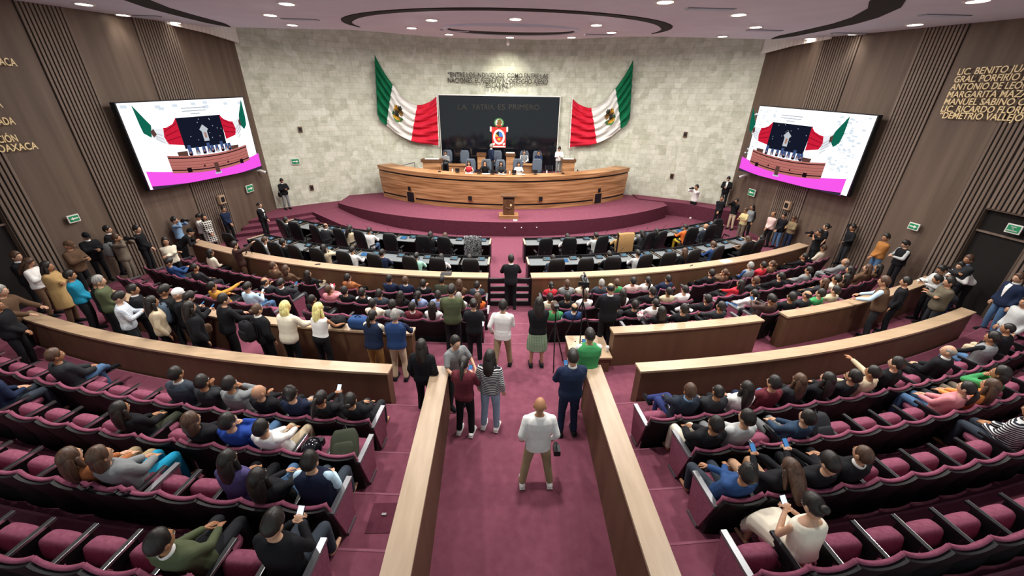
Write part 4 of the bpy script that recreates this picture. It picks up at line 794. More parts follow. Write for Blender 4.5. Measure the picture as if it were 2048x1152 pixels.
POSE = {  # right hand, left hand (relative to pelvis), lean forward deg
 'sl': ((.07, .25, .13), (-.09, .24, .13), 0), 'sp': ((.05, .26, .29), (-.05, .26, .29), 0), 'sf': ((.05, .17, .52), (-.10, .36, .10), 0), 'sc': ((-.13, .21, .24), (.13, .23, .20), 0), 'su': ((.07, .22, .52), (-.07, .22, .52), 0), 'sr': ((.26, .42, .50), (-.12, .36, .1), 0), 'sd': ((.16, .42, .22), (-.16, .42, .22), 4), 'sx': ((.06, .30, .12), (-.08, .32, .14), 0),
 'T': ((.225, .05, -.05), (-.225, .05, -.05), 0), 'V': ((.235, .06, -.02), (-.235, .06, -.02), 0), 'K': ((.04, .20, .0), (-.04, .20, .0), 0), 'F': ((-.13, .2, .27), (.13, .22, .24), 0), 'P': ((.06, .29, .24), (-.07, .29, .22), 2), 'C': ((.07, .25, .62), (-.05, .31, .60), 0), 'L': ((.20, .42, .12), (-.20, .42, .12), 9), 'W': ((.12, .3, .2), (-.25, .05, 0), 2), 'B': ((.12, .5, .12), (-.1, .5, .12), 48), 'H': ((.13, .02, .80), (-.12, .2, .1), 0), 'R': ((.16, .42, .62), (-.2, .2, .05), -6)}
FACE = {'sf': ((.04, .09, -.14), None), 'su': ((.06, .15, -.12), (-.06, .15, -.12)), 'C': ((.07, .15, -.05), (-.06, .22, -.06)), 'H': ((.09, -.06, .10), None)}
def skeleton(pose, lean, yaw, pitch, sc, fem=0):
    seated = pose[0] == 's' ; P = A3(0, 0, .555 if seated else .925); rh, lh, f = POSE[pose]
    tilt = math.radians(f)-lean; u = A3(0, math.sin(tilt), math.cos(tilt)); fw = A3(0, math.cos(tilt), -math.sin(tilt)); J = dict(P=P, u=u, f=fw)
    J['N'] = P+u*.50; ht = tilt*.35; J['H'] = J['N']+A3(0, math.sin(ht)+.16, math.cos(ht))*.128
    cyw, syw = math.cos(yaw), math.sin(yaw); cpt, spt = math.cos(pitch), math.sin(pitch)      # yaw>0 turns to the right
    J['hr'] = A3(cyw, -syw, 0); J['hf'] = A3(syw*cpt, cyw*cpt, -spt); J['hu'] = np.cross(J['hr'], J['hf'])
    for k, s, h in (('R', 1, rh), ('L', -1, lh)):
        S = P+u*.435+A3(s*(.175 if not fem else .158), 0, 0); T = P+A3(*h); hint = A3(s*.35, -.8, -.2) if pose in 'TWKV' else A3(s*.7, -.5, -.6) if pose not in ('C', 'H', 'su', 'R', 'sr') else A3(s*.8, .1, -.7)
        if pose in FACE: T = J['H']+A3(*(FACE[pose][0 if s > 0 else 1] or (0, 0, 0))) if FACE[pose][0 if s > 0 else 1] else T
        E, Wr = ik(S, T, .275, .245, hint); J['S'+k], J['E'+k], J['W'+k] = S, E, Wr
        Hp = P+A3(s*.088, 0, -.03); J['h'+k] = Hp
        if seated:
            Kp = A3(s*.13, .43, .535); Ft = A3(s*.12, .46, .08)
            if pose == 'sx' and s > 0: Kp = A3(.02, .42, .62); Ft = A3(-.20, .60, .42)
            if pose == 'sc' and s < 0: Kp = A3(-.17, .43, .54)
        elif pose == 'V': Kp = A3(s*.15, .02, .49); Ft = A3(s*.21, -.02, .08)
        elif pose == 'W': Kp = A3(s*.12, .10 if s > 0 else -.06, .48); Ft = A3(s*.15, .14 if s > 0 else -.18, .08)
        else: Kp = A3(s*.105, .025, .49); Ft = A3(s*.12, -.02, .08)
        J['K'+k], J['F'+k] = Kp, Ft
    return J, seated
def ring(c, r, f, rx, ry, n=14, e=.8):
    return [tuple(c+r*(math.copysign(abs(math.cos(a))**e, math.cos(a))*rx)+f*(math.copysign(abs(math.sin(a))**e, math.sin(a))*ry)) for a in np.arange(n)*2*PI/n]
TOR = [(-.13, .135, .10), (-.07, .165, .118), (0, .170, .12), (.10, .152, .108), (.20, .157, .11), (.31, .176, .117), (.40, .182, .104), (.445, .15, .085), (.485, .075, .065), (.515, .058, .058)]
def torso(b, J, add, t0, t1, mat, fem=0, wid=1.0):
    X = A3(1, 0, 0); rs = []
    for t, rx, ry in TOR:
        if t < t0-1e-6 or t > t1+1e-6: continue
        k = wid*(1.0 if fem else 1.1 if t > .15 else 1.05); bust = .018*fem*math.exp(-((t-.3)/.07)**2)
        rs.append(ring(J['P']+J['u']*t+J['f']*(bust*.6), X, J['f'], rx*k+add, ry*wid+add*.9+bust*.5))
    b.loft(rs, mat)
def sleeve(b, J, k, add, mat, end=1.0, taper=1):
    S, E, Wr = J['S'+k], J['E'+k], J['W'+k]; d = unit(Wr-E); inn = S+A3(-.04 if k == 'R' else .04, 0, -.01)
    b.tube([S+A3(0, 0, -.012), S+(E-S)*.35], [.06+add*.6, .054+add], mat, 9)
    if end < .6: b.tube([inn, S+(E-S)*.4, S+(E-S)*(end/.6*.95)], [.058+add, .056+add, .05+add], mat, 9)
    else: b.tube([inn, S+(E-S)*.45, E], [.056+add, .05+add, .046+add], mat, 9); b.tube([E, E+(Wr-E)*.5, Wr-d*.01], [.046+add, .042+add, .036+add], mat, 9)
def skin_core(J, seated, mat, fem):
    b = MB(); torso(b, J, -.018, -.13, .515, mat, fem)
    b.tube([J['N']-J['u']*.06, J['N']+(J['H']-J['N'])*.55], [.055-.006*fem, .05-.006*fem], mat, 10)
    for k in 'RL':
        S, E, Wr = J['S'+k], J['E'+k], J['W'+k]; d = unit(Wr-E); b.tube([S+(E-S)*.22, S+(E-S)*.6, E], [.036, .036, .033], mat, 8); b.tube([E, E+(Wr-E)*.35, Wr], [.033, .034, .026], mat, 8)
        b.tube([Wr, Wr+d*.045, Wr+d*.085], [.027, .034, .033], mat, 8, .62)
        b.tube([J['h'+k], J['K'+k]], [.07, .05], mat, 8); b.tube([J['K'+k], J['K'+k]+(J['F'+k]-J['K'+k])*.3, J['F'+k]+A3(0, 0, .02)], [.047, .05, .036], mat, 8)
        b.tube([J['F'+k]+A3(0, -.03, -.035), J['F'+k]+A3(0, .07, -.045), J['F'+k]+A3(0, .15, -.05)], [.034, .034, .026], mat, 8)
    return b
def head_pt(d):                                         # unit direction (x right, y front, z up) -> surface of the head
    x, y, z = d; rx, ry, rz = .074, .094, .116
    if z < 0: rx *= 1-.30*(-z)**1.6; ry *= (1-.10*(-z)) if y > 0 else (1-.42*(-z)**1.2)
    p = A3(x*rx, y*ry, z*rz)
    if y > 0: p = p+A3(0, .017*math.exp(-(x/.15)**2-((z+.12)/.16)**2)+.006*math.exp(-(x/.4)**2-((z-.18)/.1)**2)+.010*math.exp(-(x/.25)**2-((z+.8)/.16)**2)-.007*(math.exp(-((abs(x)-.36)/.16)**2-((z-.03)/.11)**2))+.006*math.exp(-(x/.3)**2-((z+.42)/.07)**2), -.006*math.exp(-(x/.12)**2-((z+.12)/.12)**2))
    return p
NH, MH = 22, 18
def _headgrid():
    vs = []; fs = []; tg_ = []
    for j in range(1, MH):
        ph = PI*j/MH
        for i in range(NH): th = 2*PI*i/NH; vs.append(head_pt((math.sin(ph)*math.sin(th), math.sin(ph)*math.cos(th), math.cos(ph))))
    vs += [head_pt((0, 0, 1)), head_pt((0, 0, -1))]; T = len(vs)
    for j in range(MH-2):
        for i in range(NH):
            fs.append((j*NH+i, (j+1)*NH+i, (j+1)*NH+(i+1) % NH, j*NH+(i+1) % NH)[::-1]); z = math.cos(PI*(j+1.5)/MH); th = 2*PI*(i+.5)/NH; tg_.append(1 if -.52 < z < -.34 and math.cos(th) > .93 else 0)
    for i in range(NH): fs.append((T-2, i, (i+1) % NH)[::-1]); tg_.append(0); q = (MH-2)*NH; fs.append((q+i, T-1, q+(i+1) % NH)[::-1]); tg_.append(0)
    return np.array(vs), fs, tg_
HV, HF, HT = _headgrid()
def head_to(J, V): V = np.asarray(V, float)*1.1; return J['H']+V[..., 0:1]*J['hr']+V[..., 1:2]*J['hf']+V[..., 2:3]*J['hu']
def face_parts(J, skin, hairm, glasses=False):
    b = MB(); b.add(head_to(J, HV), [f for f, t in zip(HF, HT) if not t], skin); b.add(head_to(J, HV), [f for f, t in zip(HF, HT) if t], LIP)
    for s in (-1, 1):
        def local(fn): q = MB(); fn(q); b.add(head_to(J, np.array(q.v)), q.f, q_m[0])
        q_m = [EYEW]; local(lambda q: q.ball((s*.031, .083, .004), (.013, .008, .008), EYEW, 8, 5)); q_m = [EYED]; local(lambda q: q.ball((s*.031, .089, .004), (.006, .004, .006), EYED, 6, 4))
        q_m = [hairm]; local(lambda q: q.tube([(s*.016, .096, .024), (s*.034, .092, .028), (s*.05, .08, .022)], [.003, .004, .003], hairm, 4))
        q_m = [skin]; local(lambda q: q.ball((s*.077, -.004, -.008), (.010, .022, .032), skin, 8, 5))
    return b
def hand_parts(J, k, skin, curl):
    b = MB(); E, Wr = J['E'+k], J['W'+k]; s = 1 if k == 'R' else -1; d = unit(Wr-E); side = np.cross(d, A3(0, 0, 1)); side = unit(side) if np.linalg.norm(side) > .2 else A3(1, 0, 0); nrm = np.cross(side, d); 
    if nrm[2] > 0: nrm = -nrm
    base = Wr+d*.083
    for i, L in enumerate((.066, .074, .070, .056)):
        o = base+side*(-.027+.018*i)*s; c1, c2 = curl*.6, curl*1.4; p1 = o+(d*math.cos(c1)+nrm*math.sin(c1))*L*.5; p2 = p1+(d*math.cos(c2)+nrm*math.sin(c2))*L*.5
        b.tube([o-d*.02, p1, p2], [.0095, .0085, .007], skin, 6)
    o = Wr+d*.03-side*.03*s; b.tube([o+side*.012*s, o-side*.022*s+d*.025+nrm*.008, o-side*.02*s+d*.055+nrm*.02], [.012, .010, .008], skin, 6)
    return b
def hair_mesh(J, st, mat, fem):
    b = MB(); n = 24; m = 9
    capm = st == 'k'
    def lim(th):                                        # polar angle of the lower edge of the hair at azimuth th (0 = front)
        a = abs((th+PI) % (2*PI)-PI)
        fr, sd, bk = {'s': (.95, 1.62, 2.1), 'z': (.95, 1.55, 2.0), 'f': (.35, 1.6, 2.05), 'c': (.92, 1.7, 2.1), 'k': (1.1, 1.45, 1.75)}.get(st, (.88, 1.7, 2.15))
        if st == 'f' and a < 1.25: return None
        t_ = a/PI; s1 = 1/(1+math.exp(-(a-.85)*7)); s2 = 1/(1+math.exp(-(a-2.0)*5)); return fr*(1-s1)+sd*s1*(1-s2)+bk*s1*s2
    thick = {'s': .019, 'z': .006, 'f': .008, 'c': .026, 'k': .014, 'l': .018, 'o': .022, 'p': .012, 'n': .012}[st]
    cols = []; rnd = random.Random(int(J['H'][1]*1e4) & 255)
    for i in range(n):
        th = 2*PI*i/n; L = lim(th); a = abs((th+PI) % (2*PI)-PI); lo = 0.0
        if st == 'f': lo = .95 if L else 1.0; L = L or 1.02
        col = []
        for j in range(m+1):
            ph = lo+(L-lo)*j/m; d = (math.sin(ph)*math.sin(th), math.sin(ph)*math.cos(th), math.cos(ph)); p = head_pt(d); q = 1 if st != 'c' else 1+rnd.uniform(-.35, .35)
            tk = (thick*q*(1-(j/m)**5)+.003)*(1 if st != 'f' else math.sin(PI*min(1, j/m+.15)) if a > 1.25 else .05); top = .012*math.exp(-(ph/.9)**2) if st in 'sco' else 0
            col.append(p*(1+tk/.09)+A3(0, 0, top))
        for j in (m, m//2, 0): ph = lo+(L-lo)*j/m; col.append(head_pt((math.sin(ph)*math.sin(th), math.sin(ph)*math.cos(th), math.cos(ph)))*.97)
        cols.append(col)
    k = len(cols[0]); V = np.array(cols).reshape(-1, 3); fs = [((i*k+j), ((i+1) % n)*k+j, ((i+1) % n)*k+j+1, i*k+j+1)[::-1] for i in range(n) for j in range(k-1)]
    b.add(head_to(J, V), fs, mat)
    def loc(fn): q = MB(); fn(q); b.add(head_to(J, np.array(q.v)), q.f, mat)
    if st == 'l':
        loc(lambda q: q.tube([(0, -.045, .02), (0, -.075, -.10), (0, -.085, -.22), (0, -.075, -.32)], [.09, .092, .082, .045], mat, 12, .62, (0, 1, 0)))
        for s in (-1, 1): loc(lambda q: q.tube([(s*.072, .0, .0), (s*.08, .0, -.10), (s*.085, .015, -.2)], [.028, .03, .018], mat, 6))
    if st == 'o':
        loc(lambda q: q.tube([(0, -.03, .01), (0, -.045, -.08), (0, -.045, -.13)], [.095, .097, .08], mat, 12, .8, (0, 1, 0)))
    if st == 'p': loc(lambda q: q.tube([(0, -.10, .03), (0, -.13, -.03), (0, -.125, -.14), (0, -.11, -.24)], [.022, .035, .032, .014], mat, 8))
    if st == 'n': loc(lambda q: q.ball((0, -.115, .02), (.045, .036, .042), mat, 10, 7))
    if capm: loc(lambda q: q.loft([[(.07*math.cos(a)*w, .07+.075*math.sin(a)*w if math.sin(a) > 0 else .07, z) for a in np.linspace(0, PI, 10)] for w, z in ((.95, .052), (1, .048), (.95, .042))], mat))
    return b
QUEUE = []                                              # (object, builder mesh appended after remeshing)
def queue(bm, name, parent, vox, extra=None, loc=None):
    o = bm.build(name, parent, True)
    r = o.modifiers.new('r', 'REMESH'); r.mode = 'VOXEL'; r.voxel_size = vox; s = o.modifiers.new('s', 'SMOOTH'); s.iterations = 2 if vox < .025 else 1; s.factor = .5
    QUEUE.append((o, extra)); return o
def person(pos, rz, pose, hair, top, bottom, ex, label, group=None, lean=0.0, yaw=0.0, pitch=0.0, sc=1.0):
    fem = 1 if hair[0] in 'lpno' else 0; rnd = random.Random(label); J, seated = skeleton(pose, lean, yaw, pitch, sc, fem); skin = SKIN[rnd.randrange(3)]
    dist = np.linalg.norm(np.array(pos)-CAM); vox = min(.03, max(.0135, dist*.0015)); hm = HAIRM[hair[1]] if hair[0] != 'b' else HAIRM['K']
    if hair[0] == 'k': hm = fabric({'K': 'black', 'W': 'white', 'B': 'brown'}[hair[1]])
    xb = face_parts(J, skin, HAIRM['K' if hair[0] in 'bk' else hair[1]]); curl = .9 if pose in ('sp', 'P', 'C', 'su', 'sf', 'F', 'sc') else .45
    for k in 'RL': h = hand_parts(J, k, skin, curl); xb.add(h.v, h.f, skin)
    o = queue(skin_core(J, seated, skin, fem), 'person', None, vox, xb); o.location = pos; o.rotation_euler = (0, 0, rz); o.scale = (sc, sc, sc); tag(o, label, 'person', group)
    ty, cs = top.split(':'); cs = cs.split('/'); c1 = fabric(cs[0]); c2 = fabric(cs[1]) if len(cs) > 1 else None; nm = TNM[ty]; nm = 'blouse' if ty == 's' and cs[0] in ('white', 'cream') and fem else ('shirt' if ty == 's' and cs[0] in ('white', 'lgrey', 'lblue', 'sky', 'plaidw', 'periw') else nm)
    add = {'j': .026, 's': .014, 't': .012, 'n': .008, 'v': .030, 'd': .034}[ty]; hem = {'j': -.13, 's': -.07, 't': -.07, 'n': -.05, 'v': -.07, 'd': -.13}[ty]
    b = MB(); torso(b, J, add, hem if not seated else max(hem, -.07), .445 if ty == 'n' else .485, c1, fem)
    if ty == 'd' and not seated: b.loft([ring(J['P']-A3(0, 0, t), A3(1, 0, 0), A3(0, 1, 0), rx, ry) for t, rx, ry in ((.02, .205, .155), (.2, .215, .165), (.42, .225, .175))], c1)
    if ty == 's' and not seated and cs[0] in ('white', 'plaidw') and pose in 'WTV': b.loft([ring(J['P']-A3(0, 0, t), A3(1, 0, 0), A3(0, 1, 0), rx, ry) for t, rx, ry in ((-.1, .172, .125), (.0, .182, .132), (.12, .185, .136))], c1)
    if ty in 'jsdt':
        for k in 'RL': sleeve(b, J, k, {'j': .02, 's': .006, 'd': .018, 't': .004}[ty], c1, .5 if ty == 't' else 1.0)
    g = queue(b, nm, o, vox)
    if ty == 'v':
        b = MB(); [sleeve(b, J, k, .006, c2 or c1) for k in 'RL']; queue(b, 'sleeves', o, vox)
        qb = MB()                                       # quilting seams
    if c2 and ty in 'js' and hair[0] != 'l':                # shirt collar showing at the neck
        b = MB(); X = A3(1, 0, 0); b.loft([ring(J['N']+J['u']*t, X, J['f'], r_, r_, 14, 1) for t, r_ in ((-.035, .076), (.0, .068), (.022, .064), (.02, .058), (-.03, .06))], c2); b.build('collar', o, True)
    if 'V' in ex.split():
        b = MB(); u, f, N = J['u'], J['f'], J['N']; P_ = lambda x, t, y: J['P']+A3(x, 0, 0)+u*t+f*y
        b.loft([[P_(-w, t, y), P_(w, t, y), P_(w, t, y-.03), P_(-w, t, y-.03)] for w, t, y in ((.006, .12, .143), (.035, .27, .152), (.05, .38, .142), (.045, .47, .095))], c2 or fabric('white')); sf = b.build('shirt_front', o)
        if 'tie' in ex.split(): b = MB(); b.loft([[P_(-w, t, y), P_(w, t, y), P_(w, t, y-.02), P_(-w, t, y-.02)] for w, t, y in ((.02, .2, .162), (.026, .28, .165), (.018, .43, .135), (.024, .46, .115))], fabric('black')); b.build('necktie', o)
    cb = fabric(bottom); b = MB(); X = A3(1, 0, 0)
    if 'skirt' in ex.split():
        if seated: b.loft([ring(c, X, A3(0, .3, 1), rx, ry) for c, rx, ry in ((J['P']+A3(0, -.05, 0), .18, .13), (A3(0, .2, .52), .21, .14), (A3(0, .42, .47), .24, .15), (A3(0, .5, .3), .25, .12))], cb)
        else: b.loft([ring(J['P']+A3(0, 0, t), X, A3(0, 1, 0), rx, ry) for t, rx, ry in ((.1, .155, .115), (0, .18, .135), (-.25, .22, .18), (-.45, .235, .20))], cb)
        queue(b, 'skirt', o, vox)
    else:
        b.loft([ring(J['P']+J['u']*t, X, J['f'], rx, ry) for t, rx, ry in ((.09, .155, .11), (.02, .176, .13), (-.06, .172, .13), (-.12, .13, .10))], cb)
        for k in 'RL': b.tube([J['h'+k], J['h'+k]+(J['K'+k]-J['h'+k])*.5, J['K'+k]], [.09, .083, .068], cb, 10); b.tube([J['K'+k], J['K'+k]+(J['F'+k]-J['K'+k])*.4, J['F'+k]+A3(0, -.005, .02)], [.068, .064, .058], cb, 10)
        queue(b, 'trousers', o, vox)
    if not seated or 'shoe' in ex.split() or pose == 'sx':
        sm = fabric('white' if 'ws' in ex.split() else 'black')
        for k in 'RL': F_ = J['F'+k]; b = MB(); b.tube([F_+A3(0, -.06, -.028), F_+A3(0, .06, -.034), F_+A3(0, .16, -.042)], [.046, .046, .034], sm, 10, .9); b.box((F_[0]-.042, F_[1]-.09, F_[2]-.08), (F_[0]+.042, F_[1]+.185, F_[2]-.06), MT['white'] if 'ws' in ex.split() else MT['dark']); b.build('shoe', o, True)
    if hair[0] != 'b': hair_mesh(J, hair[0], hm, fem).build('cap' if hair[0] == 'k' else 'hair', o, True)
    if 'gl' in ex.split():
        b = MB()
        for s in (-1, 1): q = MB(); [q.tube([(s*(.033+.022*math.cos(a)), .1, .004+.016*math.sin(a)), (s*(.033+.022*math.cos(a+.6)), .1, .004+.016*math.sin(a+.6))], [.002, .002], FRAME, 4) for a in np.arange(0, 6.3, .6)]; q.tube([(s*.055, .098, .006), (s*.08, .0, .0)], [.002, .002], FRAME, 4); b.add(head_to(J, np.array(q.v)), q.f, FRAME)
        b.build('glasses', o)
    o['J'] = 0; del o['J']; return o, J
def flush_people():
    bpy.context.view_layer.update(); dg = bpy.context.evaluated_depsgraph_get(); out = []
    for o, extra in QUEUE:
        ev = o.evaluated_get(dg); me = bpy.data.meshes.new_from_object(ev, depsgraph=dg); out.append((o, extra, me))
    for o, extra, me in out:
        o.modifiers.clear(); old = o.data
        if extra:
            nv = len(me.vertices); npol = len(me.polygons); co = np.empty(nv*3); me.vertices.foreach_get('co', co); lo = np.empty(npol, np.int32); lt = np.empty(npol, np.int32); vi = np.empty(len(me.loops), np.int32)
            me.polygons.foreach_get('loop_total', lt); me.loops.foreach_get('vertex_index', vi)
            ev_ = np.array(extra.v).ravel(); el = np.array([len(f) for f in extra.f], np.int32); ei = np.array([k+nv for f in extra.f for k in f], np.int32)
            nm = bpy.data.meshes.new('body'); V = np.concatenate([co, ev_]); LT = np.concatenate([lt, el]); VI = np.concatenate([vi, ei])
            nm.vertices.add(len(V)//3); nm.vertices.foreach_set('co', V); nm.loops.add(len(VI)); nm.loops.foreach_set('vertex_index', VI); nm.polygons.add(len(LT)); ls = np.concatenate([[0], np.cumsum(LT)[:-1]]).astype(np.int32); nm.polygons.foreach_set('loop_start', ls); nm.polygons.foreach_set('loop_total', LT)
            base = old.materials[0]; mats = [base]+[m for m in extra.mats if m != base]; mp = [mats.index(m) for m in extra.mats]
            for m in mats: nm.materials.append(m)
            nm.polygons.foreach_set('material_index', np.concatenate([np.zeros(npol, np.int32), np.array([mp[k] for k in extra.m], np.int32)])); nm.polygons.foreach_set('use_smooth', np.ones(len(LT), bool)); nm.update(calc_edges=True); nm.validate(); bpy.data.meshes.remove(me); me = nm
        else:
            me.polygons.foreach_set('use_smooth', np.ones(len(me.polygons), bool))
        me.name = o.name; o.data = me; bpy.data.meshes.remove(old)
    QUEUE.clear()
